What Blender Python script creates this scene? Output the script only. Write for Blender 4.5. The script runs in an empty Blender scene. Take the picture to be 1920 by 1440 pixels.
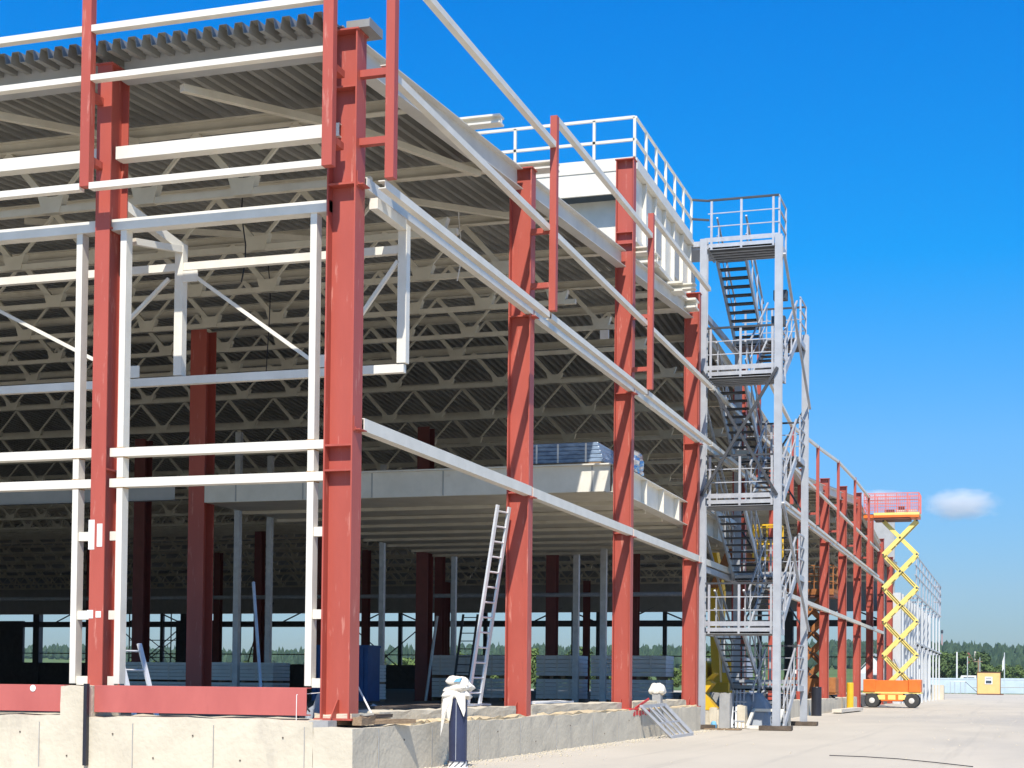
import bpy, math, random
from mathutils import Vector, Matrix
R = math.radians
rnd = random.Random(7)
scene = bpy.context.scene
COL = scene.collection

# ------------------------------------------------------------------ materials
def mat(name, col, col2=None, scale=3.0, rough=0.6, metal=0.0, bump=0.0, detail=6.0, lo=0.35, hi=0.7, stretch=(1,1,1), bscale=None, spec=0.4):
    m = bpy.data.materials.new(name); m.use_nodes = True
    nt = m.node_tree; b = nt.nodes['Principled BSDF']
    b.inputs['Roughness'].default_value = rough; b.inputs['Metallic'].default_value = metal
    b.inputs['Specular IOR Level'].default_value = spec
    if col2 is None: col2 = tuple(c*0.86 for c in col)
    tc = nt.nodes.new('ShaderNodeTexCoord'); mp = nt.nodes.new('ShaderNodeMapping'); mp.inputs['Scale'].default_value = stretch
    geo = nt.nodes.new('ShaderNodeNewGeometry')
    nt.links.new(geo.outputs['Position'], mp.inputs['Vector'])
    n = nt.nodes.new('ShaderNodeTexNoise'); n.inputs['Scale'].default_value = scale; n.inputs['Detail'].default_value = detail; n.inputs['Roughness'].default_value = 0.6
    nt.links.new(mp.outputs['Vector'], n.inputs['Vector'])
    r = nt.nodes.new('ShaderNodeValToRGB'); r.color_ramp.elements[0].position = lo; r.color_ramp.elements[1].position = hi
    r.color_ramp.elements[0].color = (*col2, 1); r.color_ramp.elements[1].color = (*col, 1)
    nt.links.new(n.outputs['Fac'], r.inputs['Fac']); nt.links.new(r.outputs['Color'], b.inputs['Base Color'])
    if bump:
        n2 = nt.nodes.new('ShaderNodeTexNoise'); n2.inputs['Scale'].default_value = bscale or scale*6; n2.inputs['Detail'].default_value = 4
        nt.links.new(mp.outputs['Vector'], n2.inputs['Vector'])
        bp = nt.nodes.new('ShaderNodeBump'); bp.inputs['Strength'].default_value = bump; bp.inputs['Distance'].default_value = 0.03
        nt.links.new(n2.outputs['Fac'], bp.inputs['Height']); nt.links.new(bp.outputs['Normal'], b.inputs['Normal'])
    return m

def add_stain(m, col, scale=1.2, lo=0.55, hi=0.75, stretch=(1,1,1), amount=1.0):
    """mix a stain colour over the base colour where a second noise is high (wear with a shape of its own)"""
    nt = m.node_tree; b = nt.nodes['Principled BSDF']
    src = b.inputs['Base Color'].links[0].from_socket
    geo = nt.nodes.new('ShaderNodeNewGeometry'); mp = nt.nodes.new('ShaderNodeMapping'); mp.inputs['Scale'].default_value = stretch
    mp.inputs['Location'].default_value = (3.1, 7.7, 1.3)
    nt.links.new(geo.outputs['Position'], mp.inputs['Vector'])
    n = nt.nodes.new('ShaderNodeTexNoise'); n.inputs['Scale'].default_value = scale; n.inputs['Detail'].default_value = 7; n.inputs['Roughness'].default_value = 0.65
    nt.links.new(mp.outputs['Vector'], n.inputs['Vector'])
    mr = nt.nodes.new('ShaderNodeMapRange'); mr.inputs['From Min'].default_value = lo; mr.inputs['From Max'].default_value = hi; mr.inputs['To Max'].default_value = amount
    nt.links.new(n.outputs['Fac'], mr.inputs['Value'])
    mx = nt.nodes.new('ShaderNodeMix'); mx.data_type = 'RGBA'
    nt.links.new(mr.outputs['Result'], mx.inputs['Factor']); nt.links.new(src, mx.inputs['A']); mx.inputs['B'].default_value = (*col, 1)
    nt.links.new(mx.outputs['Result'], b.inputs['Base Color'])
    return m

M = {}
M['red'] = add_stain(mat('red_primer', (.435,.092,.064), (.375,.076,.053), 2.2, .5, stretch=(1,1,.35), bump=.06), (.36,.075,.055), 1.1, .5, .8, (2,2,.25), .75)
add_stain(M['red'], (.62,.30,.24), 3.3, .60, .70, (3,3,.5), .6)
add_stain(M['red'], (.22,.06,.045), 6.0, .66, .72, (2,2,.22), .7)
M['shadered'] = mat('red_primer_in_shade', (.20,.045,.038), (.15,.035,.03), 2, .55)  # same red primer, with the shade of the hall painted into its colour
M['edgebeam'] = mat('edge_beam_paint', (.62,.60,.55), (.52,.50,.46), 1.6, .45)
M['redbeam'] = add_stain(mat('pink_red_primer', (.49,.13,.112), (.42,.105,.092), 2.0, .5, stretch=(1,1,.5), bump=.05), (.36,.09,.08), 2.5, .6, .8, (1,1.5,.3), .6)
M['white'] = add_stain(mat('white_paint', (.76,.725,.64), (.66,.63,.55), 2.5, .42, bump=.04), (.50,.40,.27), 1.7, .66, .8, (1,1,1), .55)
M['weld'] = mat('weld_rust', (.58,.42,.22), (.36,.20,.09), 25, .7)
M['truss'] = add_stain(mat('truss_paint', (.66,.62,.51), (.56,.52,.42), 2.0, .55), (.42,.34,.24), 1.3, .6, .8, (1,1,1), .6)
M['greypaint'] = mat('grey_beam_paint', (.42,.42,.41), (.35,.35,.34), 1.6, .45)
M['galv'] = mat('galvanised', (.55,.56,.58), (.42,.43,.46), 5, .42, .35)
M['deck'] = mat('roof_sheet', (.37,.365,.335), (.27,.265,.24), 1.2, .42, .25, stretch=(.3,2,1))
M['stair'] = mat('stair_grey', (.46,.485,.52), (.38,.40,.435), 3, .45, .2)
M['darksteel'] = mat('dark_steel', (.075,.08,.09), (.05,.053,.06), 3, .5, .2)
M['conc'] = add_stain(mat('concrete', (.64,.575,.45), (.54,.485,.38), 1.5, .9, bump=.35, bscale=14), (.36,.33,.28), .9, .55, .75, (1.4,1.4,.5), .75)
M['yard'] = add_stain(mat('yard_concrete', (.56,.505,.42), (.49,.445,.37), .35, .92, bump=.2, bscale=25, stretch=(.5,1,1)), (.40,.375,.335), .09, .50, .70, (.35,1.2,1), .85)
add_stain(M['yard'], (.37,.345,.30), 1.3, .57, .68, (.035,1.6,1), .4)
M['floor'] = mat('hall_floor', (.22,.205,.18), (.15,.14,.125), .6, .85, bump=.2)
M['sand'] = mat('mortar_sand', (.66,.53,.33), (.52,.42,.28), 5, .95, bump=.5, bscale=20)
M['yellow'] = add_stain(mat('yellow_paint', (.80,.50,.03), (.70,.42,.02), 3, .45), (.32,.2,.05), 2, .6, .8, (1,1,1), .6)
M['paleyellow'] = mat('pale_yellow_paint', (.85,.70,.22), (.76,.61,.18), 2, .45)
M['orange'] = add_stain(mat('orange_paint', (.85,.20,.03), (.75,.16,.025), 2, .45), (.5,.16,.05), 1.5, .55, .8, (1,1,1), .6)
M['pinkred'] = mat('pink_rail', (.75,.22,.18), (.65,.17,.14), 3, .5)
M['tyre'] = mat('tyre', (.06,.058,.055), (.04,.04,.04), 6, .85)
M['rim'] = mat('rim', (.72,.70,.66), (.55,.53,.5), 4, .5)
M['blue'] = mat('blue_container', (.03,.10,.30), (.022,.075,.23), 2, .5)
M['panel'] = add_stain(mat('insulation_panel', (.86,.87,.88), (.78,.79,.80), 2, .6), (.4,.42,.45), 1.1, .64, .72, (1,2,2), .6)
M['block'] = mat('grey_block', (.40,.40,.39), (.30,.30,.30), 2.5, .9, bump=.3)
M['tarp'] = mat('grey_tarp', (.33,.36,.40), (.24,.27,.31), 2, .6, bump=.3, bscale=5)
M['wrap'] = mat('plastic_wrap', (.30,.40,.55), (.14,.20,.30), 4, .22, stretch=(1,1,3))
M['foil'] = mat('foil', (.85,.85,.86), (.5,.5,.52), 6, .22, .75, bump=.8, bscale=7)
M['bag'] = mat('white_sack', (.80,.76,.68), (.68,.63,.54), 5, .8, bump=.5, bscale=14)
M['bluemark'] = mat('blue_print', (.20,.50,.75), None, 5, .7)
M['wood'] = mat('timber', (.34,.24,.15), (.22,.15,.09), 6, .8, stretch=(1,8,8), bump=.3)
M['wooddark'] = mat('dark_timber', (.13,.10,.075), (.08,.06,.045), 5, .85, bump=.3)
M['black'] = mat('black_pipe', (.022,.024,.035), (.016,.017,.024), 4, .4)
M['bluegrey'] = mat('bollard_blue', (.035,.045,.095), (.025,.03,.065), 3, .4)
M['alu'] = mat('aluminium', (.82,.82,.82), (.70,.70,.70), 5, .38, .3)
M['cladwhite'] = mat('white_cladding', (.58,.60,.61), (.50,.52,.53), 1, .5, stretch=(1,1,.2))
M['fence'] = mat('pale_blue_fence', (.55,.64,.70), (.48,.57,.63), .8, .55)
M['cabin'] = mat('cabin_yellow', (.74,.52,.20), (.66,.45,.17), 1.2, .55)
M['brown'] = mat('brown_trim', (.14,.05,.03), None, 2, .6)
M['glass'] = mat('dark_glass', (.06,.08,.10), None, 2, .1)
M['roofred'] = mat('red_roof', (.36,.09,.06), (.26,.07,.05), 2, .8)
M['cream'] = mat('cream_wall', (.70,.63,.52), (.6,.54,.45), .6, .85)
M['leafA'] = mat('leaf_mid', (.135,.20,.06), (.08,.125,.035), .5, .75, spec=.2)
M['leafB'] = mat('leaf_light', (.155,.215,.06), (.09,.135,.035), .5, .75, spec=.2)
M['leafC'] = mat('leaf_dark', (.10,.155,.055), (.055,.09,.03), .5, .75, spec=.2)
M['bark'] = mat('bark', (.12,.09,.06), None, 5, .9)
M['forest'] = mat('forest', (.06,.10,.055), (.03,.055,.033), .035, .85, spec=.1)
M['grass'] = mat('meadow', (.12,.18,.045), (.07,.115,.03), .12, .95, bump=.4, bscale=1.5)
M['rust'] = mat('rusty_orange', (.42,.17,.05), (.28,.10,.03), 4, .7)
M['tape'] = mat('white_tape', (.85,.83,.80), None, 4, .6)
M['redtape'] = mat('red_tape', (.65,.05,.05), None, 4, .6)

# ------------------------------------------------------------------ mesh builder
class MB:
    def __init__(s): s.v = []; s.f = []
    def quad(s, a, b, c, d):
        i = len(s.v); s.v += [tuple(a), tuple(b), tuple(c), tuple(d)]; s.f.append((i, i+1, i+2, i+3)); return s
    def box(s, x0, y0, z0, x1, y1, z1):
        i = len(s.v)
        s.v += [(x0,y0,z0),(x1,y0,z0),(x1,y1,z0),(x0,y1,z0),(x0,y0,z1),(x1,y0,z1),(x1,y1,z1),(x0,y1,z1)]
        s.f += [(i,i+3,i+2,i+1),(i+4,i+5,i+6,i+7),(i,i+1,i+5,i+4),(i+1,i+2,i+6,i+5),(i+2,i+3,i+7,i+6),(i+3,i,i+4,i+7)]
        return s
    def frame(s, p, q, up=(0,0,1)):
        p, q = Vector(p), Vector(q); d = (q-p).normalized(); u = Vector(up)
        if abs(d.dot(u)) > .98: u = Vector((1,0,0))
        x = d.cross(u).normalized(); y = x.cross(d).normalized(); return p, q, x, y
    def prism(s, p, q, prof, up=(0,0,1)):
        p, q, x, y = s.frame(p, q, up); n = len(prof); i = len(s.v)
        for c in (p, q):
            for a, b in prof: s.v.append(tuple(c + x*a + y*b))
        s.f.append(tuple(i+k for k in range(n))); s.f.append(tuple(i+n+k for k in reversed(range(n))))
        for k in range(n): s.f.append((i+k, i+n+k, i+n+(k+1)%n, i+(k+1)%n))
        return s
    def bar(s, p, q, w, h=None, up=(0,0,1)):
        h = h or w; return s.prism(p, q, [(-w/2,-h/2),(-w/2,h/2),(w/2,h/2),(w/2,-h/2)], up)
    def tube(s, p, q, r, n=8):
        return s.prism(p, q, [(r*math.cos(-2*math.pi*k/n), r*math.sin(-2*math.pi*k/n)) for k in range(n)])
    def ibeam(s, p, q, w, h, tf=.016, tw=.01, up=(0,0,1)):
        prof = [(-w/2,-h/2),(-w/2,-h/2+tf),(-tw/2,-h/2+tf),(-tw/2,h/2-tf),(-w/2,h/2-tf),(-w/2,h/2),(w/2,h/2),(w/2,h/2-tf),(tw/2,h/2-tf),(tw/2,-h/2+tf),(w/2,-h/2+tf),(w/2,-h/2)]
        p, q, x, y = s.frame(p, q, up); n = 12; i = len(s.v)
        for c in (p, q):
            for a, b in prof: s.v.append(tuple(c + x*a + y*b))
        for o in (0, n):
            for t in ((0,1,10,11),(2,3,8,9),(4,5,6,7)): s.f.append(tuple(i+o+k for k in (t if o == 0 else t[::-1])))
        for k in range(n): s.f.append((i+k, i+n+k, i+n+(k+1)%n, i+(k+1)%n))
        return s
    def lathe(s, c, prof, n=16, axis='z', cap=True):
        i = len(s.v); m = len(prof)
        for r, h in prof:
            for k in range(n):
                a = 2*math.pi*k/n; ca, sa = r*math.cos(a), r*math.sin(a)
                s.v.append({'z':(c[0]+ca,c[1]+sa,c[2]+h),'x':(c[0]+h,c[1]+ca,c[2]+sa),'y':(c[0]+sa,c[1]+h,c[2]+ca)}[axis])
        for j in range(m-1):
            for k in range(n): s.f.append((i+j*n+k, i+j*n+(k+1)%n, i+(j+1)*n+(k+1)%n, i+(j+1)*n+k))
        if cap:
            s.f.append(tuple(i+k for k in reversed(range(n)))); s.f.append(tuple(i+(m-1)*n+k for k in range(n)))
        return s
    def build(s, name, m, parent=None, smooth=False, bevel=0):
        me = bpy.data.meshes.new(name); me.from_pydata(s.v, [], s.f); me.update()
        me.materials.append(M[m] if isinstance(m, str) else m)
        if smooth:
            for p in me.polygons: p.use_smooth = True
        o = bpy.data.objects.new(name, me); COL.objects.link(o)
        if parent: o.parent = parent
        if bevel:
            b = o.modifiers.new('edge', 'BEVEL'); b.width = bevel; b.segments = 2; b.limit_method = 'ANGLE'
        return o

def tag(o, label, cat, group=None, kind='thing'):
    o['label'] = label; o['category'] = cat; o['kind'] = kind
    if group: o['group'] = group
    return o
def empty(name, loc, label, cat, group=None, rz=0.0):
    o = bpy.data.objects.new(name, None); COL.objects.link(o); o.location = loc; o.rotation_euler = (0,0,rz); o.empty_display_size = .2
    return tag(o, label, cat, group)
def structure(o): o['kind'] = 'structure'; return o
def copy_tree(o, parent=None):
    c = o.copy(); COL.objects.link(c); c.parent = parent
    for ch in list(o.children): copy_tree(ch, c)
    return c
ORD = ['corner','second','third','fourth','fifth','sixth','seventh','eighth','ninth','tenth','eleventh','twelfth','thirteenth','fourteenth','fifteenth','sixteenth','seventeenth','eighteenth','nineteenth','twentieth','twenty-first','twenty-second','twenty-third','twenty-fourth','twenty-fifth','twenty-sixth']
FIRST = ['first'] + ORD[1:]

S = 7.5
def tri(x):
    x = x % 45.0
    return x if x <= 22.5 else 45.0-x
def zedge(x): return 9.50 + .075*tri(x)

# ------------------------------------------------------------------ ground, yard, meadow, hill
g = MB()
N = 60
def terr(x, y):
    d = math.hypot(x+18, y+8)
    z = 0.0
    if x > 250:                      # meadow bank behind the site
        t = min(1, max(0, (x-250)/260.0)); z += 6.0*t*t*(3-2*t)
    if x > 800:                      # wooded ridge
        t = min(1, max(0, (x-800)/600.0)); z += (15 + 4*math.sin(y*.006+.6) + 2.5*math.sin(y*.017))*t*t*(3-2*t)
    return z
xs = [-410,-100,0,100,200,250,275,300,325,350,375,400,430,460,490,520,600,700,800] + list(range(850,1990,50))
ys = [-1190,-1000,-600,-400,-300] + list(range(-250,1500,50)) + [1590]
idx = {}
for i, x in enumerate(xs):
    for j, y in enumerate(ys):
        idx[i,j] = len(g.v); g.v.append((x, y, terr(x,y)-.02))
for i in range(len(xs)-1):
    for j in range(len(ys)-1): g.f.append((idx[i,j], idx[i+1,j], idx[i+1,j+1], idx[i,j+1]))
structure(g.build('ground', 'grass', smooth=True))
y = MB().quad((-90,-140,0),(248,-140,0),(248,150,0),(-90,150,0))
structure(y.build('yard', 'yard'))

# ------------------------------------------------------------------ concrete plinths, floor
def rough_box(x0,y0,z0,x1,y1,z1,nx,ny,amp,seed):
    """box whose top edge and faces wander a little, like cast concrete"""
    r = random.Random(seed); b = MB(); nz = 3
    def P(i,j,k):
        x = x0+(x1-x0)*i/nx; yy = y0+(y1-y0)*j/ny; z = z0+(z1-z0)*k/nz
        rr = random.Random((seed, i, j, k).__hash__())
        s_ = amp*(1.6 if k == nz else .6)
        return (x+rr.uniform(-s_,s_)*.5, yy+rr.uniform(-s_,s_)*.5, z+(rr.uniform(-s_,s_) if k == nz else 0))
    vid = {}
    def V(i,j,k):
        if (i,j,k) not in vid: vid[i,j,k] = len(b.v); b.v.append(P(i,j,k))
        return vid[i,j,k]
    for i in range(nx):
        for j in range(ny): b.f.append((V(i,j,nz),V(i+1,j,nz),V(i+1,j+1,nz),V(i,j+1,nz)))
        for k in range(nz):
            b.f.append((V(i,0,k),V(i+1,0,k),V(i+1,0,k+1),V(i,0,k+1))); b.f.append((V(i+1,ny,k),V(i,ny,k),V(i,ny,k+1),V(i+1,ny,k+1)))
    for j in range(ny):
        for k in range(nz):
            b.f.append((V(0,j+1,k),V(0,j,k),V(0,j,k+1),V(0,j+1,k+1))); b.f.append((V(nx,j,k),V(nx,j+1,k),V(nx,j+1,k+1),V(nx,j,k+1)))
    return b
tag(rough_box(-.48,.34,0,.6,14,.70,3,40,.012,1).build('foundation_wall','conc'), 'cream concrete foundation wall under the red sill beams of the open front', 'concrete wall')
tag(rough_box(-.48,-.2,0,21.9,.335,.62,60,2,.014,2).build('foundation_wall','conc'), 'grey concrete foundation wall along the yard side up to the stair tower', 'concrete wall')
tag(rough_box(27.5,-.2,0,63.5,.335,.62,60,2,.014,3).build('foundation_wall','conc'), 'distant grey concrete foundation wall beyond the stair tower', 'concrete wall')
tag(rough_box(22.4,.9,0,27.2,1.5,.55,10,2,.014,9).build('foundation_wall','conc'), 'short recessed concrete foundation wall behind the foot of the stair tower', 'concrete wall')
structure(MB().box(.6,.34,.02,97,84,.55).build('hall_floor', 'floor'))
r_ = random.Random(4)
for k,o in enumerate([o for o in COL.objects if o.name.startswith('foundation_wall')][:2]):
    sb = []
    for q in range(10):
        if k == 0:
            yy = .5+.62*q+r_.uniform(-.1,.1); 
            if q%2 == 0: MB().box(-.492,yy,.03,-.484,yy+.008,.62).build('form_seam','block',o)
            MB().lathe((-.486,yy+.3,.18 if q%2 else .48),[(.011,0),(.011,-.006)],10,'x').build('tie_hole','wooddark',o)
        else:
            xx = .3+2.1*q+r_.uniform(-.3,.3); MB().box(xx,-.214,.03,xx+.012,-.206,.58).build('form_seam','block',o)
            MB().lathe((xx+.9,-.208,.2 if q%2 else .42),[(.012,0),(.012,-.006)],10,'y').build('tie_hole','wooddark',o)
# pier between the sill beams
tag(rough_box(-.47,3.57,.70,.3,4.0,1.10,3,3,.01,4).build('concrete_pier','conc'), 'short concrete pier between the two red sill beams', 'concrete pier')
tag(rough_box(-.1,-.02,.70,.62,.5,.78,3,3,.01,5).build('mortar_bed','conc'), 'flat mortar bed under the base of the corner column', 'mortar bed')
# kerb upstand between yard columns
for k,(a,b_) in enumerate(((1.1,7.1),(8.0,14.6),(15.6,21.5))):
    tag(rough_box(a,.10,.61,b_,.55,.79,20,2,.012,20+k).build('concrete_kerb','conc'), 'low grey concrete kerb on the foundation between the %s and %s column' % (ORD[k], ORD[k+1]), 'concrete kerb', 'kerbs between the yard side columns')
for k,(a,b_,yy) in enumerate(((1.6,3.6,-.06),(4.1,6.9,-.06),(8.2,14.4,-.07),(15.6,21.6,-.07))):
    tag(rough_box(a,yy-.09,.60,b_,yy+.13,.645,16,2,.02,40+k).build('mortar_strip','sand'), ['short yellowish mortar smear beside the corner rubble','yellowish mortar smear behind the bollard','long yellowish mortar smear beside the third column','yellowish mortar smear near the stair tower'][k], 'mortar', 'sandy mortar strips on the foundation')
tag(MB().box(-.55,3.55,.06,-.485,3.60,1.13).build('drain_pipe','black'), 'thin black pipe running down the concrete beside the pier', 'pipe')
for k,(a,b_) in enumerate(((.49,3.56),(4.02,7.1))):
    e = MB(); e.box(-.36,a,.755,-.345,b_,1.11); e.box(-.345,a,.755,-.22,b_,.77); e.box(-.345,a,1.095,-.22,b_,1.11)
    tag(e.build('sill_beam','redbeam', bevel=.004), ['long pinkish red sill beam on the foundation left of the corner column','pinkish red sill beam cut by the left picture edge'][k], 'sill beam', 'red sill beams')
b = MB(); b.lathe((-.364,4.50,1.06),[(.0,0),(.045,0),(.045,-.004),(.0,-.004)],14,'x')
tag(b.build('sticker','tape'), 'small round white sticker on the left red sill beam', 'sticker')
b = MB(); b.prism((-.47,.30,.70),(-.2,.30,.70),[(-.14,-.12),(-.1,0),(.16,0),(.16,-.1),(.05,-.14)])
tag(b.build('broken_block','block'), 'dark broken stone wedge under the end of the red sill beam', 'stone')

# ------------------------------------------------------------------ red columns
def column(name, loc, h, label, group, rz=0.0, D=.40, W=.25, stiff=(), cap=True, gusset=True, m='red', wt=.014):
    e = empty(name, loc, label, 'steel column', group, rz)
    MB().box(-W/2,0,0,W/2,.02,h).build('flange', m, e)
    MB().box(-W/2,D-.02,0,W/2,D,h).build('flange', m, e)
    MB().box(-wt/2,.02,0,wt/2,D-.02,h).build('web', m, e)
    for z in stiff:
        MB().box(-W/2+.004,.02,z-.012,W/2-.004,D-.02,z+.012).build('stiffener', m, e)
    if gusset:
        bp = MB(); bp.box(-W/2-.06,-.06,-.0,W/2+.06,D+.06,.025); bp.build('base_plate', m, e)
        gp = MB()
        gp.prism((-.16,D*.5-.006,.0),(-.16,D*.5+.006,.0),[(-.12,.02),(.145,.02),(.145,.26),(.1,.26)],(0,0,1))
        gp.build('gusset', m, e)
    if cap: MB().box(-W/2-.02,-.02,h,W/2+.02,D+.02,h+.02).build('cap_plate', m, e)
    return e
column('steel_column', (0,0,.70), 9.52-.70, 'largest red steel column standing at the open corner of the hall', 'red columns of the yard side', 0, .40, .30, (3.18,3.5,6.85,8.1))
for n in range(1,13):
    base = .6 if n <= 8 else .02
    top = zedge(S*n)+.35 if n != 2 else 12.7
    if n in (1,): top = 10.12
    st = (3.88,6.95) if n != 2 else (3.88,6.95,10.25,10.5)
    column('steel_column', (S*n,0,base), top-base, ('red yard side column with a white ladder leaning on it, next to the corner' if n == 1 else 'red yard side column rising past the roof edge up to the white platform' if n == 2 else '%s red steel column along the yard side, counted from the corner' % ORD[n]), 'red columns of the yard side', 0, .40, .25, st)
for k, yy in enumerate((3.66, 7.22)):
    column('steel_column', (-.2,yy,1.10), 9.45-1.10, ['red steel column of the open front, left of the corner column','red front column outside the left picture edge'][k], 'red columns of the open front', -math.pi/2, .44, .22, (2.9,6.15), gusset=False)
k = 0
for i, yy in enumerate((10.72, 21.4, 32.1, 42.8)):
    for j, xx in enumerate((15,30,45,60,75,90)):
        if yy > (xx+18.4)*.76-8: continue
        column('steel_column', (xx,yy,.55), zedge(xx)-1.0-.55, '%s shaded red column inside the hall, in the %s row in from the yard' % (FIRST[j], FIRST[i]), 'red columns inside the hall', -math.pi/2, .5, .42, (5.0,) if xx==15 else (), cap=False, gusset=False, m='red' if (i==0 and j==0) else 'shadered')
for n in range(0,8):
    col_ = [o for o in COL.objects if o.name.startswith('steel_column') and abs(o.location.x-S*n)<.01 and abs(o.location.y)<.01][0]
    for z in (4.51,7.65):
        c = MB(); c.box(-.122,-.012,z-.13-col_.location.z,.122,-.002,z+.06-col_.location.z); c.box(-.11,-.09,z-.115-col_.location.z,.11,-.013,z-.103-col_.location.z)
        for sx in (-.08,.08): c.lathe((sx,-.012,z-.09-col_.location.z),[(.016,0),(.016,-.014)],6,'y')
        c.build('cleat','red',col_)
r_ = random.Random(21)
for k,(x_,y_,zl) in enumerate(((5.2,4.4,1.9),(9.0,1.9,1.4),(12.5,7.6,2.4),(2.2,1.2,.9))):
    b = MB(); z0 = zedge(x_)-.1; pts = [(x_+.03*math.sin(q*1.7),y_+.04*math.sin(q*1.1+k),z0-zl*q/6) for q in range(7)]
    for p,q in zip(pts,pts[1:]): b.tube(p,q,.012,5)
    tag(b.build('hanging_cable','tape' if k%2 else 'black'), ['dark cable hanging from the roof behind the open front','pale cable hanging from the roof behind the corner bay','long dark cable hanging from the roof deeper in the hall','short pale cable hanging near the corner column top'][k], 'cable', 'loose hanging cables')
# white tape on the front column
for z_, w_ in ((3.10,.36),(2.05,.1)):
    t = MB()
    t.box(-.206,3.58,z_-w_*.4,-.2005,3.66,z_+w_*.45); t.box(-.206,3.70,z_-w_*.5,-.2005,3.79,z_+w_*.6)
    tag(t.build('tape_patch','tape'), 'torn white tape around the front column at %s' % ('the upper rung' if w_>.2 else 'the lower rung, small scraps'), 'tape', 'tape scraps on the front column')

# ------------------------------------------------------------------ parapet posts
def post(name, x, yy, z0, z1, label, group, arms, w=.13, d=.12):
    e = empty(name, (x,yy,z0), label, 'parapet post', group)
    p = MB(); p.box(-w/2,-d/2,0,w/2,d/2,z1-z0); p.build('upright','red',e)
    for (px,py,z) in arms:
        a = MB(); dx, dy = px-x, py-yy
        if abs(dx) > abs(dy): a.box(min(0,dx),-.05,z-z0-.045,max(0,dx),.05,z-z0+.045)
        else: a.box(-.05,min(0,dy),z-z0-.045,.05,max(0,dy),z-z0+.045)
        a.build('bracket','red',e)
    return e
post('parapet_post', -.5, .22, 7.66, 11.6, 'red parapet post on brackets in front of the corner column', 'red parapet posts', [(-.15,.22,8.95),(-.15,.22,8.02)], .12,.14)
post('parapet_post', 0, -.42, 7.6, 11.6, 'red parapet post on brackets on the yard side of the corner column', 'red parapet posts', [(0,0,8.98),(0,0,8.1)])
post('parapet_post', -.5, 3.72, 7.7, 11.4, 'red parapet post bracketed to the front column left of the corner', 'red parapet posts', [(-.2,3.72,8.95),(-.2,3.72,8.08)], .12,.14)
post('parapet_post', -.5, 7.28, 7.7, 11.4, 'red parapet post at the front column outside the left picture edge', 'red parapet posts', [(-.2,7.28,8.95),(-.2,7.28,8.08)], .12,.14)
TOP = {1:10.98,2:11.45,3:11.75,4:11.4,5:10.4,6:10.75,7:11.2,8:11.4,9:11.4}
for n in range(1,10):
    if n in (3,): continue
    post('parapet_post', S*n-.1, -.40, 7.6, TOP[n], 'red parapet post bracketed to the %s column of the yard side' % ORD[n], 'red parapet posts', [(S*n-.1,0,9.0 if n==1 else 9.2),(S*n-.1,0,8.05)])

# ------------------------------------------------------------------ girts and rails
def channel(p, q, w, h, name, label, cat, group, m='white', out=(0,-1,0)):
    """cold-formed C section: web facing the yard, two lips going in"""
    b = MB(); p, q = Vector(p), Vector(q); o = Vector(out)
    b.bar(p, q, .012, h) if abs(o.y) > .5 else b.bar(p, q, .012, h)
    for s_ in (1,-1):
        off = Vector((0,0,s_*(h/2-.006))) - o*(w/2+.006)
        b.bar(p+off, q+off, w, .012)
    return tag(b.build(name, m), label, cat, group)
GN = {'a':('upper','girt'),'b':('middle outer','girt'),'c':('middle inner','girt'),'d':('lower','girt')}
def bayname(k): return 'corner and second' if k == 0 else '%s and %s' % (ORD[k], ORD[k+1])
GR = 'white girts along the yard side'
for k in range(0,11):
    x0, x1 = S*k, S*(k+1)
    if k < 10:
        channel((x0+.02,-.345 if k<9 else -.345,9.04),(x1-.12,-.345,9.04),.09,.10,'girt','upper white girt, yard side bay between the %s columns' % bayname(k),'girt',GR)
        channel((x0+.0,-.345,7.54),(x1-.12,-.345,7.54),.09,.105,'girt','outer mid girt, yard bay between the %s columns' % bayname(k),'girt',GR)
    channel((x0+.16 if k==0 else x0+.06,-.02,7.63),(x1-.02,-.02,7.65),.11,.15,'girt','inner mid girt, yard bay between the %s columns' % bayname(k),'girt',GR)
    channel((x0+.17 if k==0 else x0+.06,-.02,4.50),(x1-.02,-.02,4.51),.13,.165,'girt','lower white girt, yard side bay between the %s columns' % bayname(k),'girt',GR)
for k in range(0,9):
    x0, x1 = S*k, S*(k+1)-.1
    if k in (2,): x1 = 21.7
    if k in (3,): continue
    z0 = {0:10.47,1:10.95,2:11.42,4:11.2,5:10.36,6:10.72,7:11.15,8:11.3}[k]
    z1 = {0:10.47,1:10.95,2:11.42,4:10.36,5:10.72,6:11.15,7:11.3,8:11.3}[k]
    b = MB(); b.bar((x0,-.40,z0),(x1-.07,-.40,z1),.10,.10)
    tag(b.build('parapet_rail','white'), 'top white parapet rail, yard side bay between the %s columns' % bayname(k), 'parapet rail', 'parapet rails')
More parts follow.
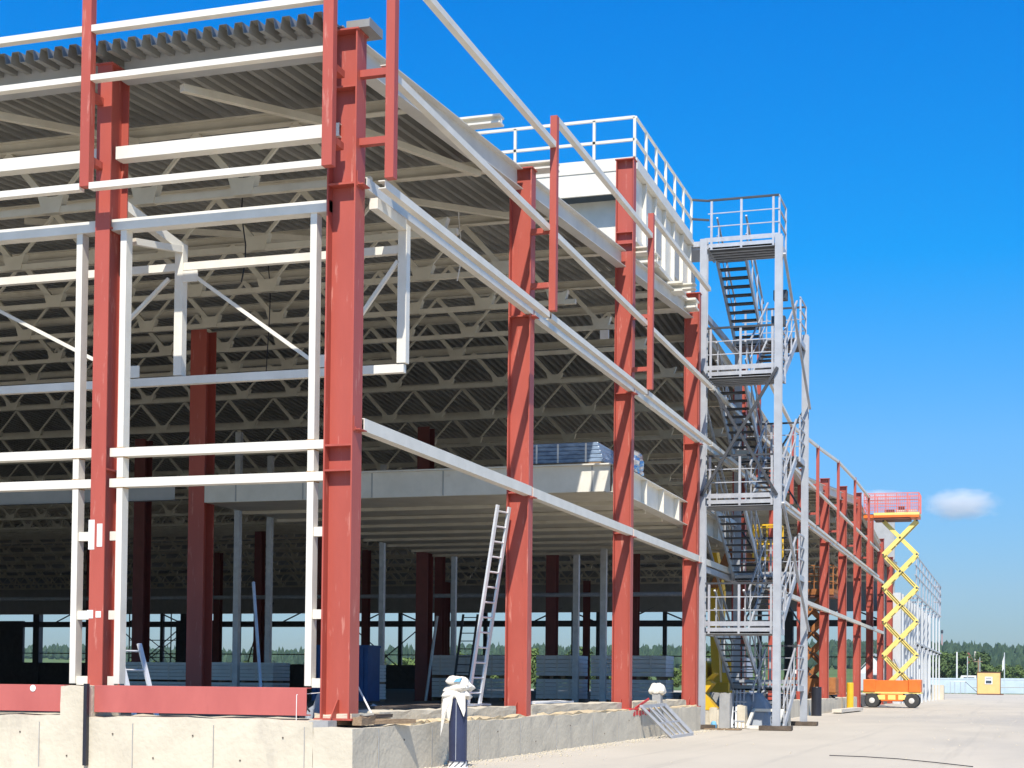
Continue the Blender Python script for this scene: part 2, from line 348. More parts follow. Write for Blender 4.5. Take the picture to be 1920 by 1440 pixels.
# open front: rails between the parapet posts
for k,(a,b_) in enumerate(((.292,3.648),(3.792,7.2))):
    w_ = ['between the corner and the front column','left of the front column'][k]
    for z, h, nm, lab in ((9.80,.085,'parapet_rail','top white parapet rail'),(9.14,.075,'girt','upper white girt'),(7.70,.085,'girt','white girt at the parapet post feet')):
        b = MB(); b.box(-.56,a,z-h/2,-.44,b_,z+h/2)
        tag(b.build(nm,'white'), lab+', front, '+w_, 'parapet rail' if 'rail' in nm else 'girt', 'white girts of the open front')
    a2, b2 = ((.27,3.55),(3.80,7.1))[k]
    b = MB(); b.ibeam((.02,a2,8.28),(.02,b2,8.28),.18,.175)
    b.box(-.08,a2,8.195,-.075,b2,8.365)
    tag(b.build('front_beam','white'), 'thick white beam of the open front '+w_, 'beam', 'white girts of the open front')
    b = MB(); b.ibeam((.10,a2,9.48),(.10,b2,9.48),.2,.36)
    tag(b.build('eaves_girder','greypaint'), 'grey eaves girder under the roof sheets '+w_, 'girder', 'eaves girders')
# gate frames in the open front
def gate(y0, y1, p0, p1, label, r0, r1):
    e = empty('window_frame', (0,(y0+y1)/2,1.12), label, 'steel frame', 'white frames of the open front')
    yc = (y0+y1)/2; X0 = -.09
    def bx(n, a, z0, b_, z1, dx0=0.0, dx1=.15):
        return MB().box(X0+dx0,a-yc,z0-1.12,X0+dx1,b_-yc,z1-1.12).build(n,'white',e)
    for yy in (p0, p1):
        for z0,z1 in ((1.13,3.76),(3.875,4.17),(4.285,7.22)): bx('post',yy-.045,z0,yy+.045,z1)
        for z in (3.76,3.875,4.17,4.285): bx('weld_mark',yy-.052,z-.012,yy+.052,z+.012,-.004,.155).data.materials[0] = M['weld']
    bx('head_rail', y0, 7.22, y1, 7.37, -.02,.17)
    bx('transom', y0+.03, 4.17, y1-.03, 4.285, -.01,.16)
    bx('transom', y0+.03, 3.76, y1-.03, 3.875, -.01,.16)
    for z in (3.11,2.05,1.17):
        bx('rung', r0, z-.06, p0-.045, z+.06,.03,.12)
        bx('rung', p1+.045, z-.06, r1, z+.06,.03,.12)
gate(.38, 3.58, .605, 3.40, 'white steel window frame between the corner column and the front column', .405, 3.555)
gate(3.78, 7.1, 4.08, 6.9, 'white steel window frame left of the front column, cut by the picture edge', 3.775, 7.08)
# braced frame set back behind the front
e = empty('braced_frame', (1.4,1.6,5.4), 'white braced frame set back behind the open front', 'steel frame')
L = lambda n, m_, fn: fn.build(n, m_, e)
def rel(p): return (p[0]-1.4,p[1]-1.6,p[2]-5.4)
def bar_rel(n,p,q,w,h,m_='white'): MB().bar(rel(p),rel(q),w,h).build(n,m_,e)
bar_rel('rail',(1.4,-.08,7.09),(1.4,9.5,7.09),.10,.11); bar_rel('rail',(1.4,-.08,5.46),(1.4,9.5,5.46),.10,.115)
for yy in (-.05, 3.38, 7.0): bar_rel('post',(1.4,yy,5.53),(1.4,yy,7.42 if yy<7 else 7.02),.13,.13)
bar_rel('outrigger',(.32,-.05,7.41),(1.34,-.05,7.41),.12,.14)
bar_rel('outrigger',(.25,3.62,7.66),(1.36,3.38,7.36),.12,.13)
bar_rel('outrigger',(.25,3.45,7.16),(1.36,3.36,7.34),.08,.09)
bar_rel('brace',(1.36,3.22,7.0),(1.36,1.27,5.62),.05,.05); bar_rel('brace',(1.36,.02,6.93),(1.36,1.02,5.62),.05,.05)
bar_rel('brace',(1.36,3.55,6.93),(1.36,4.75,5.9),.05,.05); bar_rel('brace',(1.36,6.9,6.9),(1.36,4.2,5.55),.05,.05)
MB().box(*rel((1.33,.98,5.53)),*rel((1.35,1.3,5.70))).build('gusset','white',e)
MB().box(*rel((1.33,3.08,6.86)),*rel((1.35,3.31,7.02))).build('gusset','white',e)
MB().box(*rel((1.33,4.0,5.53)),*rel((1.35,4.2,5.70))).build('gusset','white',e)

# ------------------------------------------------------------------ roof: edge beams, trusses, deck
for k in range(0,13):
    x0, x1 = S*k+.15, S*(k+1)-.15
    b = MB(); b.ibeam((x0,.26,zedge(x0)-.12),(x1,.26,zedge(x1)-.12),.22,.36)
    tag(b.build('edge_beam','edgebeam'), 'pale grey roof edge beam, yard side bay between the %s columns' % bayname(k), 'edge beam', 'roof edge beams')
HT = 1.13
ti = 0
x = 2.45
protoD = protoE = protoG = None
while x < 96:
    zt = zedge(x)-.10; ymax = min(82, (x+18.4)*.78-8+6)
    e = empty('roof_truss', (x,.3,zt), '%s light grey roof truss counted inward from the open front' % FIRST[ti], 'roof truss', 'roof trusses')
    L_ = ymax-.3
    c = MB(); c.ibeam((0,0,-.09),(0,L_,-.09),.16,.18); c.build('top_chord','truss',e)
    c = MB(); c.bar((0,.6,-HT),(0,L_,-HT),.10,.10)
    npan = int(L_/1.65); near = ti < 8
    web = MB()
    for j in range(npan):
        ya = 1.0+1.65*j
        for (p,q,r_) in (((0,ya,-HT+.06),(0,ya+.825,-.18),.10),((0,ya+1.65,-HT+.06),(0,ya+.825,-.18),.05)):
            if near and j < 14:
                if protoD is None:
                    protoD = MB().bar((0,0,.06-HT),(0,.825,-.18),.10,.10).build('diagonal','truss',e); d_ = protoD
                    protoE = MB().bar((0,0,.06-HT),(0,-.825,-.18),.05,.05).build('diagonal','truss',e); protoE.location = (0,ya+1.65,0); d_.location = (0,ya,0)
                elif j or ti:
                    d_ = (protoD if p[1] < q[1] else protoE).copy(); COL.objects.link(d_); d_.parent = e; d_.location = (0,p[1],0)
            else: web.bar(p,q,r_,r_)
        gp_ = [(-.15,-.05),(-.24,.24),(-.10,.20),(.10,.20),(.24,.24),(.15,-.05)]
        if near and j < 14:
            if protoG is None: protoG = MB().prism((-.068,0,-HT),(.068,0,-HT),gp_).build('gusset_plate','truss',e); protoG.location = (0,ya,0)
            else: g_ = protoG.copy(); COL.objects.link(g_); g_.parent = e; g_.location = (0,ya,0)
        else: c.prism((-.068,ya,-HT),(.068,ya,-HT),gp_)
    if web.v: web.build('web_bracing','truss',e)
    c.build('bottom_chord','truss',e)
    ti += 1; x += 3.68
# diagonal roof bracing in the plane of the top chords
for k,(xa,ya,xb,yb) in enumerate(((.25,2.75,2.40,1.62),(.45,5.85,2.40,4.75),(2.5,1.45,6.0,.5),(6.2,3.1,9.7,.6),(6.3,9.5,9.7,5.2))):
    b = MB(); b.bar((xa,ya,zedge(xa)-.32),(xb,yb,zedge(xb)-.32),.10,.10)
    tag(b.build('roof_brace','truss'), ['diagonal roof brace right behind the eaves girder near the corner column','diagonal roof brace behind the left front parapet post','diagonal roof brace just behind the roof edge beam of the corner bay','diagonal roof brace crossing behind the second roof truss','diagonal roof brace high on the left of the hall'][k], 'roof brace', 'roof braces')
dk = MB(); xk = [-.38,22.5,45,67.5,90,97]; pitch = .225; ny = int(82/pitch)
prof = []
for j in range(ny):
    y0 = .30+j*pitch
    prof += [(y0,0),(y0+.075,0),(y0+.10,.15),(y0+.20,.15)]
prof.append((.30+ny*pitch,0))
n = len(prof)
for xx in xk:
    for yy, dz in prof: dk.v.append((xx, yy, zedge(xx)+.075+dz) if xx > 0 else (xx, yy, 9.50+.075*xx+.075+dz))
for i in range(len(xk)-1):
    for j in range(n-1): dk.f.append((i*n+j, (i+1)*n+j, (i+1)*n+j+1, i*n+j+1))
o = tag(dk.build('roof_deck','deck'), 'corrugated grey roof sheeting over the whole hall', 'roof sheeting')
sm = o.modifiers.new('sheet','SOLIDIFY'); sm.thickness = .004; sm.offset = 1
# brackets and plates on the roof edge
for k,(x_,w_,ln) in enumerate(((4.55,.22,.62),(7.6,.3,.4),(15.2,.3,.5),(20.0,.25,.6))):
    b = MB(); z = zedge(x_)+.065 if k != 1 else zedge(7.6)+.10
    b.box(x_,-.35,z,x_+w_,.36,z+.03); b.box(x_,-.35,z+.11,x_+w_,.36,z+.14); b.box(x_+w_*.4,-.35,z+.03,x_+w_*.6,.36,z+.11)
    tag(b.build('roof_bracket','white'), ['white steel bracket sticking out over the roof edge beyond the corner column','white plates on top of the second column','white plates behind the third column at the roof edge','white bracket on the roof edge near the stair tower'][k], 'bracket', 'roof edge brackets')
b = MB(); b.box(-.14,-.16,9.542,.30,.16,9.555); b.box(-.14,-.16,9.555,-.125,.16,9.64); b.box(-.125,-.16,9.555,.30,-.148,9.66)
tag(b.build('sheet_offcut','deck'), 'folded grey sheet end on top of the corner column', 'sheet metal')

# ------------------------------------------------------------------ roof platform with railing
e = empty('roof_platform', (16.4,.3,11.3), 'white roof platform box with white railing beside the stair tower', 'roof platform')
def pb(n,x0,y0,z0,x1,y1,z1,m_='white',par=None): return MB().box(x0-16.4,y0-.3,z0-11.3,x1-16.4,y1-.3,z1-11.3).build(n,m_,par or e)
pb('deck',16.38,.28,12.98,23.0,9,13.12)
pb('front_fascia',16.40,.34,12.46,16.46,9,12.98)
pb('front_panel',16.9,.55,11.3,16.98,9,12.46)
pb('side_panel',16.5,.42,11.42,22.9,.50,12.97)
pb('bottom_flange',16.45,.30,11.32,22.95,.60,11.42)
pb('soffit',16.98,.62,11.36,22.9,9,11.42)
for q in range(7): pb('stiffener',16.45+1.07*q,.33,11.42,16.50+1.07*q,.42,12.97)
for q in range(3): pb('louvre',18.7+2.13*q,.36,11.65,19.35+2.13*q,.417,12.5,'greypaint')
rl = MB()
def rpost(x_,y_,z0=13.12,z1=14.2): return MB().box(x_-.03-16.4,y_-.03-.3,z0-11.3,x_+.03-16.4,y_+.03-.3,z1-11.3)
for q in range(9): rpost(16.44,.36+.96*q).build('rail_post','white',e)
for q in range(1,7): rpost(16.44+1.08*q,.34).build('rail_post','white',e)
for z in (13.68,14.2):
    MB().bar((0.04,.06,z-11.3),(.04,8.6,z-11.3),.06,.06).build('hand_rail','white',e)
    MB().bar((0.04,.04,z-11.3),(6.5,.04,z-11.3),.05,.05).build('hand_rail','white',e)
MB().box(.01,.02,1.82,.025,8.6,1.98).build('toe_board','white',e); MB().box(.03,.0,1.82,6.5,.015,1.96).build('toe_board','white',e)
pb('walkway',23.0,-.12,12.86,24.2,.6,13.0,'galv')
for z in (13.68,14.2): MB().bar((6.5,.04,z-11.3),(6.66,-.42,z-11.32),.05,.05).build('hand_rail','darksteel',e)
# brackets carrying the platform
for k,(x_,z_) in enumerate(((16.9,10.95),(19.9,11.0),(21.6,10.98))):
    b = MB(); b.box(x_,-.05,z_,x_+.5,1.6,z_+.05); b.box(x_,-.05,z_+.2,x_+.5,1.6,z_+.25); b.box(x_+.22,-.05,z_+.05,x_+.28,1.6,z_+.2)
    tag(b.build('platform_bearer','white'), '%s white stub beam carrying the roof platform, from the third column' % FIRST[k], 'beam', 'stub beams under the roof platform')

# ------------------------------------------------------------------ mezzanine floor
e = empty('mezzanine_floor', (15,.3,5.4), 'white edged mezzanine floor inside the hall behind the second and third columns', 'mezzanine')
def mz(n,x0,y0,z0,x1,y1,z1,m_): return MB().box(x0-15,y0-.3,z0-5.4,x1-15,y1-.3,z1-5.4).build(n,m_,e)
mz('front_fascia',15.0,.5,5.42,15.02,10.5,6.0,'white'); mz('fascia_lip',14.9,.5,6.0,15.2,10.5,6.03,'white')
mz('slab',15.2,.6,5.80,30.5,10.5,5.98,'conc')
for q in range(8):
    mz('soffit_plank',15.1+1.92*q,.62,5.42+.012*(q%2),17.0+1.92*q,10.5,5.47,'truss')
    mz('soffit_beam',16.94+1.92*q,.62,5.34,17.06+1.92*q,10.5,5.418,'truss')
mz('side_web',15.0,.45,5.42,30.5,.465,6.0,'white'); mz('side_flange',15.0,.30,6.0,30.5,.6,6.02,'white'); mz('side_flange',15.0,.30,5.40,30.5,.6,5.418,'white')
for q in range(9): mz('stiffener',15.9+1.85*q,.31,5.42,15.93+1.85*q,.45,6.0,'white')
for q in range(6): mz('fascia_seam',14.99,.9+1.75*q,5.43,14.999,.93+1.75*q,5.99,'greypaint')
e2 = MB(); e2.ibeam((15.0,11.3,5.68),(15.0,20.9,5.68),.2,.36); e2.ibeam((15.0,21.9,5.68),(15.0,34,5.68),.2,.36)
tag(e2.build('floor_beam','greypaint'), 'grey floor beam crossing the left part of the hall at mezzanine height', 'beam')
# goods on the mezzanine
e = empty('wrapped_pallet', (15.4,1.72,6.035), 'long stack wrapped in blue plastic lying on the mezzanine', 'wrapped stack')
w = MB()
for s_ in range(5): w.box(0,-.95+.03*s_,.1+.09*s_,1.6,.95-.04*s_,.187+.09*s_)
w.build('load','wrap',e,bevel=.02); MB().box(0,-.9,0,1.6,.9,.1).build('pallet','wood',e)
for yy in (-.55,.1,.6): MB().box(-.008,yy-.02,.1,-.001,yy+.02,.53).build('strap','tape',e)
e = empty('foil_bale', (17.4,.80,6.035), 'crumpled silver foil bale at the mezzanine edge beside the third column', 'foil bale')
fb = MB(); rr = random.Random(3); nn = 9
for k in range(nn+1):
    for j in range(16):
        a = 2*math.pi*j/16; sq = 1/max(abs(math.cos(a)),abs(math.sin(a)))
        r_ = .42*min(sq,1.25)*(1+rr.uniform(-.08,.08))*(1 if k < nn else .8)
        fb.v.append((r_*1.2*math.cos(a), r_*math.sin(a), .05+.55*k/nn+rr.uniform(-.02,.02)))
for k in range(nn):
    for j in range(16): fb.f.append((k*16+j,k*16+(j+1)%16,(k+1)*16+(j+1)%16,(k+1)*16+j))
fb.f.append(tuple(nn*16+j for j in range(16))); fb.build('wrapping','foil',e); MB().box(-.5,-.42,0,.5,.42,.06).build('pallet','wood',e)
b = MB(); b.box(15.9,.8,9.0,15.95,1.0,9.2)
tag(b.build('sign_plate','tape'), 'small white plate hanging under the roof behind the third column', 'plate')

# ------------------------------------------------------------------ things on the hall floor
for k,(x_,y_,ztop) in enumerate(((30,5.42,5.3),(34,13.8,9),(38,12.5,9),(31,16.8,9),(42,23.9,9),(26,15.4,9),(28,4.0,5.3))):
    e = empty('slim_post', (x_,y_,.55), ['slim grey post under the mezzanine behind the third column','slim grey post in front of the blue container','slim grey post left of the leaning ladder','slim grey post seen through the front frame near the corner column','slim grey post beside the shaded interior column on the left','slim grey post near the tall red interior column','slim grey post under the mezzanine edge near the stairs'][k], 'post', 'slim grey posts in the hall')
    MB().box(-.09,-.09,.02,.09,.09,ztop-.55).build('shaft','galv',e); MB().box(-.16,-.16,0,.16,.16,.02).build('base_plate','galv',e)
b = MB(); b.tube((45,2,4.88),(45,40,4.88),.09,8)
tag(b.build('pipe','galv'), 'long pale pipe crossing the hall at the back below mezzanine height', 'pipe')
# panel stacks
def panel_stack(x_,y0,y1,label,z=(.66,1.32,1.42,2.1),depth=1.2,lines=5):
    e = empty('panel_stack', (x_,(y0+y1)/2,.55), label, 'panel stack', 'stacks of insulation panels')
    hw = (y1-y0)/2
    for a,b_ in ((z[0],z[1]),(z[2],z[3])):
        pk = MB(); st = (b_-a)/lines
        for q in range(lines): pk.box(0+.004*(q%2),-hw+.006*(q%2),a-.55+st*q+.006,depth,hw-.006*(q%2),a-.55+st*(q+1)-.006)
        pk.build('pack','panel',e)
        for yy in (-hw*.6,0,hw*.6): MB().box(-.01,yy-.03,a-.55,-.002,yy+.03,b_-.55).build('strap','tape',e)
    for zz in (.55,z[1]):
        for yy in (-hw*.8,-hw*.27,hw*.27,hw*.8): MB().box(.02,yy-.06,zz-.55,depth,yy+.06,(z[0] if zz<.6 else z[2])-.55).build('bearer','wood',e)
panel_stack(31,2.7,5.2,'long stack of white panels right of the slim post behind the third column')
panel_stack(31.5,5.75,7.2,'stack of white panels behind the second column, right side')
panel_stack(32,8.3,11.4,'dark shaded stack of panels behind the leaning ladder')
panel_stack(35,.75,2.5,'short stack of white panels between the third column and the stairs')
panel_stack(26,10.8,11.6,'low grey stack beside the blue container',z=(.62,1.1,1.16,1.7))
panel_stack(27,14.6,17.6,'grey stack seen through the front frame near the corner',z=(.62,1.1,1.16,1.75))
panel_stack(28,18.2,22.0,'grey stack seen through the front frame on the left',z=(.62,1.1,1.16,1.75))
e = empty('site_container', (24,10.95,.55), 'blue corrugated steel container inside the hall behind the corner column', 'container')
c = MB(); 
for q in range(12):
    yy = -.9+.15*q; c.box(0,yy,0.05,.9,yy+.09,1.62); c.box(.03,yy+.09,.05,.87,yy+.15,1.62)
c.build('body','blue',e); MB().box(-.03,-.93,1.62,.93,.93,1.69).build('roof','blue',e); MB().box(-.02,-.92,0,.92,.92,.05).build('sill','darksteel',e)
# ladders
def ladder(base, top, side, w, n, label, r=.03, m_='alu'):
    e = empty('ladder', base, label, 'ladder', 'ladders'); t = Vector(top)-Vector(base); s_ = Vector(side).normalized()*w/2
    for q in (1,-1): MB().bar(s_*q, t+s_*q, .035, .075, up=tuple(side)).build('side_rail',m_,e)
    for q in range(n):
        c = t*((q+.6)/n); MB().tube(c-s_, c+s_, .018,6).build('rung',m_,e)
    return e
ladder((7.0,.86,.60),(7.1,.36,4.22),(.98,-.20,0),.40,14,'white aluminium ladder leaning against the second column')
ladder((3.0,4.78,.56),(3.15,5.22,1.75),(.9,-.35,0),.42,4,'short step ladder standing just behind the front frame on the left')
ladder((29.5,9.2,.56),(30,9.0,3.4),(0,1,0),.5,11,'dark ladder leaning on a shaded interior column behind the corner column',m_='darksteel')
ladder((70,38,.56),(70,36.4,6.0),(0,1,0),.6,12,'dark ladder at the back of the hall seen through the left front frame',m_='darksteel')
b = MB(); b.tube((10,6.35,.57),(10.6,6.9,3.2),.035,8)
tag(b.build('leaning_pole','galv'), 'thin grey pole leaning beside the shaded interior column', 'pole')
b = MB(); b.tube((28.6,10.0,.57),(28.9,9.75,3.3),.05,8)
tag(b.build('leaning_pole','galv'), 'thin grey pole leaning in front of the interior column behind the corner column', 'pole')
b = MB(); b.lathe((58,10.2,.55),[(.15,0),(.19,.35),(.19,.36),(.17,.36),(.13,.03)],14)
tag(b.build('bucket','redtape'), 'bright red bucket at the foot of an interior column', 'bucket')

# rear wall of the hall
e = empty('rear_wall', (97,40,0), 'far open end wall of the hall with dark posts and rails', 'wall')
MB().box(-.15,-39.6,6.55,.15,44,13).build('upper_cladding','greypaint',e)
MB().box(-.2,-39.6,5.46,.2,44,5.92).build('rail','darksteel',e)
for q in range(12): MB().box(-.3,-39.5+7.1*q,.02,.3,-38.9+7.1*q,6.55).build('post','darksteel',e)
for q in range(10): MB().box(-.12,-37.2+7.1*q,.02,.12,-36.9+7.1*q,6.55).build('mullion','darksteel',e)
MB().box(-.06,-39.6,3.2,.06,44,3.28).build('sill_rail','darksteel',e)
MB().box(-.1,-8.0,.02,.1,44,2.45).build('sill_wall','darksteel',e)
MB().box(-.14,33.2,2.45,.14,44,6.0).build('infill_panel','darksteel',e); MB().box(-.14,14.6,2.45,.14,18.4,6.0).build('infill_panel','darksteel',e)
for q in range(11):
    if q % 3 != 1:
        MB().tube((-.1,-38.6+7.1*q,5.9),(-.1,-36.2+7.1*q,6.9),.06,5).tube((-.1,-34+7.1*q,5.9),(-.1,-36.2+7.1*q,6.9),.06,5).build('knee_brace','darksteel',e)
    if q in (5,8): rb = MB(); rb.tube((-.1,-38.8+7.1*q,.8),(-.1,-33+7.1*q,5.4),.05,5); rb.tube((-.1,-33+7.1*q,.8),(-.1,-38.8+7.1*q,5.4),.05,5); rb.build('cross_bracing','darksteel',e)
tag(MB().box(.6,84.2,0,97,84.4,13).build('unseen_side_wall','darksteel'), 'unseen dark wall closing the far left of the hall, added to darken it', 'wall')  # added out of view to keep daylight out of the hall
# scaffold inside near the back
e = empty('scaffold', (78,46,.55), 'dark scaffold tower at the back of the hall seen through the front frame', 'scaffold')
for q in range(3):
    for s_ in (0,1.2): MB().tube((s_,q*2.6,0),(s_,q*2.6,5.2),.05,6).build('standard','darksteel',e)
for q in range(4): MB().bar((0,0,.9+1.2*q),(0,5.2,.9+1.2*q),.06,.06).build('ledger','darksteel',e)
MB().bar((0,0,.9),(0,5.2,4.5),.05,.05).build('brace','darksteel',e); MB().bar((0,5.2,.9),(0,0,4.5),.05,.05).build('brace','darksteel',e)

# ------------------------------------------------------------------ stair tower
TX, TY0, TY1, TXE = 23.0, 0.0, -2.0, 28.5
e = empty('stair_tower', (TX,-1,0), 'grey steel stair tower with open treads and railings beside the facade', 'stair tower')
def T(p): return (p[0]-TX, p[1]+1, p[2])
def tb(n,a,b_,m_='stair',par=None): return MB().box(*[min(u,v) for u,v in zip(T(a),T(b_))],*[max(u,v) for u,v in zip(T(a),T(b_))]).build(n,m_,par or e)
def tbar(n,p,q,w,h,m_='stair',par=None,up=(0,0,1)): return MB().bar(T(p),T(q),w,h,up).build(n,m_,par or e)
def hpost(x_,y_,top):
    b = MB(); b.ibeam(T((x_,y_,.12)),T((x_,y_,top)),.19,.22,.02,.012,(1,0,0)); b.build('tower_post','stair',e)
hpost(TX,TY0,13.12); hpost(TX,TY1,13.1); hpost(TXE,TY1,11.6); hpost(TXE,TY0,11.6)
DECKS = [13.0,9.55,6.12,2.72]; MID = [11.3,7.85,4.42,1.2]
def landing(z,x0,x1,near,rails):
    l = tb('landing',(x0,TY0-.13 if near else TY0-.1,z-.17),(x1,TY1+.02,z-.12),'darksteel')
    for (a,b_) in (((x0,TY0-.13,z-.18),(x0+.04,TY1+.13,z-.02)),((x1-.04,TY0-.13,z-.18),(x1,TY1+.13,z-.02)),((x0,TY1-.02,z-.18),(x1,TY1+.02,z-.02)),((x0,TY0-.06,z-.18),(x1,TY0-.02,z-.02))):
        tb('edge_channel',a,b_,'galv')
    tb('toe_board',(x0 if near else x1-.01,TY0-.02,z+.03),(x0+.012 if near else x1,TY1-.0,z+.15),'galv')
    xe = x0+.02 if near else x1-.02
    if rails:
        for yy in (TY0-.2,TY0-1.0,TY1+.15): tb('rail_post',(xe-.025,yy-.03,z-.18),(xe+.025,yy+.03,z+1.15),'galv')
        tbar('hand_rail',(xe,TY0-.1,z+1.16),(xe,TY1,z+1.16),.06,.05,'darksteel')
        for dz in (.45,.8): tbar('mid_rail',(xe,TY0-.1,z+dz),(xe,TY1,z+dz),.025,.025,'galv')
        for xx in (x0+.05,x1-.05): tb('rail_post',(xx-.025,TY1-.03,z-.18),(xx+.025,TY1+.02,z+1.15),'galv')
        for dz in (.45,.8,1.15): tbar('side_rail',(x0,TY1,z+dz),(x1,TY1,z+dz),.04,.04,'galv')
for z in DECKS: landing(z,TX-.05,TX+1.25,True,True)
for z in MID: landing(z,TXE-1.25,TXE+.05,False,True)
def flight(p0,z0,p1,z1,ya,yb,n,outer):
    f = MB(); r_ = MB()
    for yy in (ya,yb): f.bar(T((p0,yy,z0-.1)),T((p1,yy,z1-.1)),.05,.22)
    fo = f.build('stair_flight','stair' if not outer else 'stair',e)
    t = MB()
    for q in range(n):
        u = (q+.5)/n; xx = p0+(p1-p0)*u; zz = z0+(z1-z0)*u
        t.box(*T((xx-.13,min(ya,yb)+.03,zz-.05)),*T((xx+.13,max(ya,yb)-.03,zz-.015)))
    t.build('treads','darksteel',fo)
    yy = ya
    r_.bar(T((p0,yy,z0+1.05)),T((p1,yy,z1+1.05)),.045,.045); r_.bar(T((p0,yy,z0+.55)),T((p1,yy,z1+.55)),.025,.025)
    for u in (.08,.5,.92):
        xx = p0+(p1-p0)*u; zz = z0+(z1-z0)*u; r_.bar(T((xx,yy,zz-.1)),T((xx,yy,zz+1.05)),.035,.035)
    yy = yb
    r_.bar(T((p0,yy,z0+1.05)),T((p1,yy,z1+1.05)),.05,.05); r_.bar(T((p0,yy,z0+.55)),T((p1,yy,z1+.55)),.03,.03)
    for u in (.08,.36,.64,.92):
        xx = p0+(p1-p0)*u; zz = z0+(z1-z0)*u; r_.bar(T((xx,yy,zz-.1)),T((xx,yy,zz+1.05)),.04,.04)
    r_.build('hand_rail','galv',fo)
for i in range(4):
    flight(TX+1.2,DECKS[i],TXE-1.2,MID[i],-.12,-.92,10,False)
    z2 = DECKS[i+1] if i < 3 else .02
    flight(TXE-1.2,MID[i],TX+1.2 if i<3 else TX+1.9,z2,-1.06,-1.9,10,True)
tbar('cross_brace',(TX-.14,TY0,9.55),(TX-.14,TY1,6.2),.09,.07,'darksteel'); tbar('cross_brace',(TX-.17,TY1,9.55),(TX-.19,TY0,6.2),.09,.07,'darksteel')
for z in (11.0,4.4): tbar('cross_brace',(TX,TY1-.14,z+1.6),(TXE,TY1-.14,z-1.6),.07,.05,'galv')
for za,zb in ((9.5,6.2),(6.0,2.8)):
    tbar('cross_brace',(TXE+.14,TY0,za),(TXE+.14,TY1,zb),.07,.05,'darksteel'); tbar('cross_brace',(TXE+.17,TY1,za),(TXE+.17,TY0,zb),.07,.05,'darksteel')
    tbar('cross_brace',(TX,TY0+.14,za),(TXE,TY0+.14,zb),.06,.05,'stair')
for z in DECKS[1:]+MID[:3]: tbar('side_beam',(TX,TY0+.05,z-.12),(TXE,TY0+.05,z-.12),.10,.16,'galv')
for z in DECKS:
    for q in range(4): tb('deck_bearer',(TX+.25+.25*q,TY0-.03,z-.2),(TX+.29+.25*q,TY1+.04,z-.172),'stair')
for z,yy in ((10.9,-1.85),(11.6,-1.9),(7.3,-.9)):
    l_ = MB().box(*T((TX+.9,yy-.18,z)),*T((TX+1.15,yy+.18,z+.26))).build('floodlight','darksteel',e); MB().box(*T((TX+.885,yy-.15,z+.03)),*T((TX+.899,yy+.15,z+.23))).build('lamp_glass','glass',l_)
tbar('wall_tie',(TX,TY0,9.2),(TX,.3,9.2),.1,.1,'galv'); tbar('wall_tie',(TX,TY0,13.0),(TX,.5,13.0),.12,.14,'galv')
for q,(x_,y_) in enumerate(((TX,TY0),(TX,TY1),(TXE,TY1),(TXE,TY0))):
    b = MB(); b.box(x_-.28,y_-.42,.01,x_-.02,y_+.42,.125); b.box(x_+.0,y_-.40,.01,x_+.26,y_+.44,.122)
    tag(b.build('timber_pad','wooddark'), ['dark timber pad under the stair post next to the foundation','dark timber pad under the outer near stair post','dark timber pad under the outer far stair post','dark timber pad under the hidden far stair post'][q], 'timber pad', 'timber pads under the stair tower')
# clutter at the foot of the stairs
e = empty('tarp_heap', (25.6,-.9,0), 'grey tarpaulin draped over a heap at the foot of the stairs', 'tarpaulin')
t = MB(); rr = random.Random(5); nx = 14
for i in range(nx+1):
    for j in range(nx+1):
        u, v = i/nx*2-1, j/nx*2-1
        h = .92*(1-max(abs(u),abs(v))**5)+.05*math.sin(9*u+2*v)+.04*math.sin(13*v)
        sp = 1+.25*(1-h)
        t.v.append((u*.7*sp, v*.55*sp+.03*math.sin(11*u), max(.01,h+rr.uniform(-.02,.02))))
for i in range(nx):
    for j in range(nx): t.f.append((i*(nx+1)+j,(i+1)*(nx+1)+j,(i+1)*(nx+1)+j+1,i*(nx+1)+j+1))
t.build('cover','tarp',e,smooth=True)
for k,(x_,y_,sx,sy,sz,m_,lab) in enumerate(((23.95,.0,.8,.6,.50,'conc','pale concrete block carrying the yellow digging bucket'),(24.0,-.45,.5,.28,.95,'block','tall grey concrete block standing behind the inner stair post'),(24.3,-.85,.4,.22,.62,'conc','pale concrete block leaning place behind the stair landing'),(26.6,.3,.5,.5,.95,'block','grey masonry pillar behind the stair foot'),(26.9,-1.55,.5,.45,.75,'conc','stack of pale concrete blocks behind the outer stair post'),(23.9,-.15,.3,.2,.55,'conc','small pale concrete block against the foundation end'))):
    b = rough_box(x_,y_-sy/2,0.01,x_+sx,y_+sy/2,sz,3,3,.015,60+k)
    tag(b.build('concrete_block',m_), lab, 'concrete block', 'blocks at the stair foot')
b = MB(); b.bar((23.8,-1.1,.06),(23.8,-1.9,.06),.08,.08); b.bar((23.8,-1.1,.06),(24.9,-1.1,.5),.08,.08); b.bar((24.9,-1.1,.5),(24.9,-1.9,.5),.08,.08); b.bar((23.8,-1.9,.06),(24.9,-1.9,.5),.08,.08)
tag(b.build('steel_rack','white'), 'small white steel frame lying at the foot of the stairs', 'steel frame')
b = MB(); b.box(22.4,-1.15,.01,22.7,-.2,.04); tag(b.build('plank','wood'), 'short wooden plank on the ground in front of the stairs', 'plank')
b = MB(); b.lathe((22.9,-.36,.005),[(.07,0),(.08,.14),(.06,.2),(.02,.22)],10); tag(b.build('plastic_canister','bluemark'), 'small light blue canister beside the inner stair post', 'canister')
b = MB()
for q in range(4): b.bar((24.2+.02*q,-.62-.1*q,.02),(24.8,-.55-.1*q,1.05),.04,.04)
for q in range(4): b.bar((24.3+.15*q,-.6,.2+.26*q),(24.3+.15*q,-.95,.2+.26*q),.03,.03)
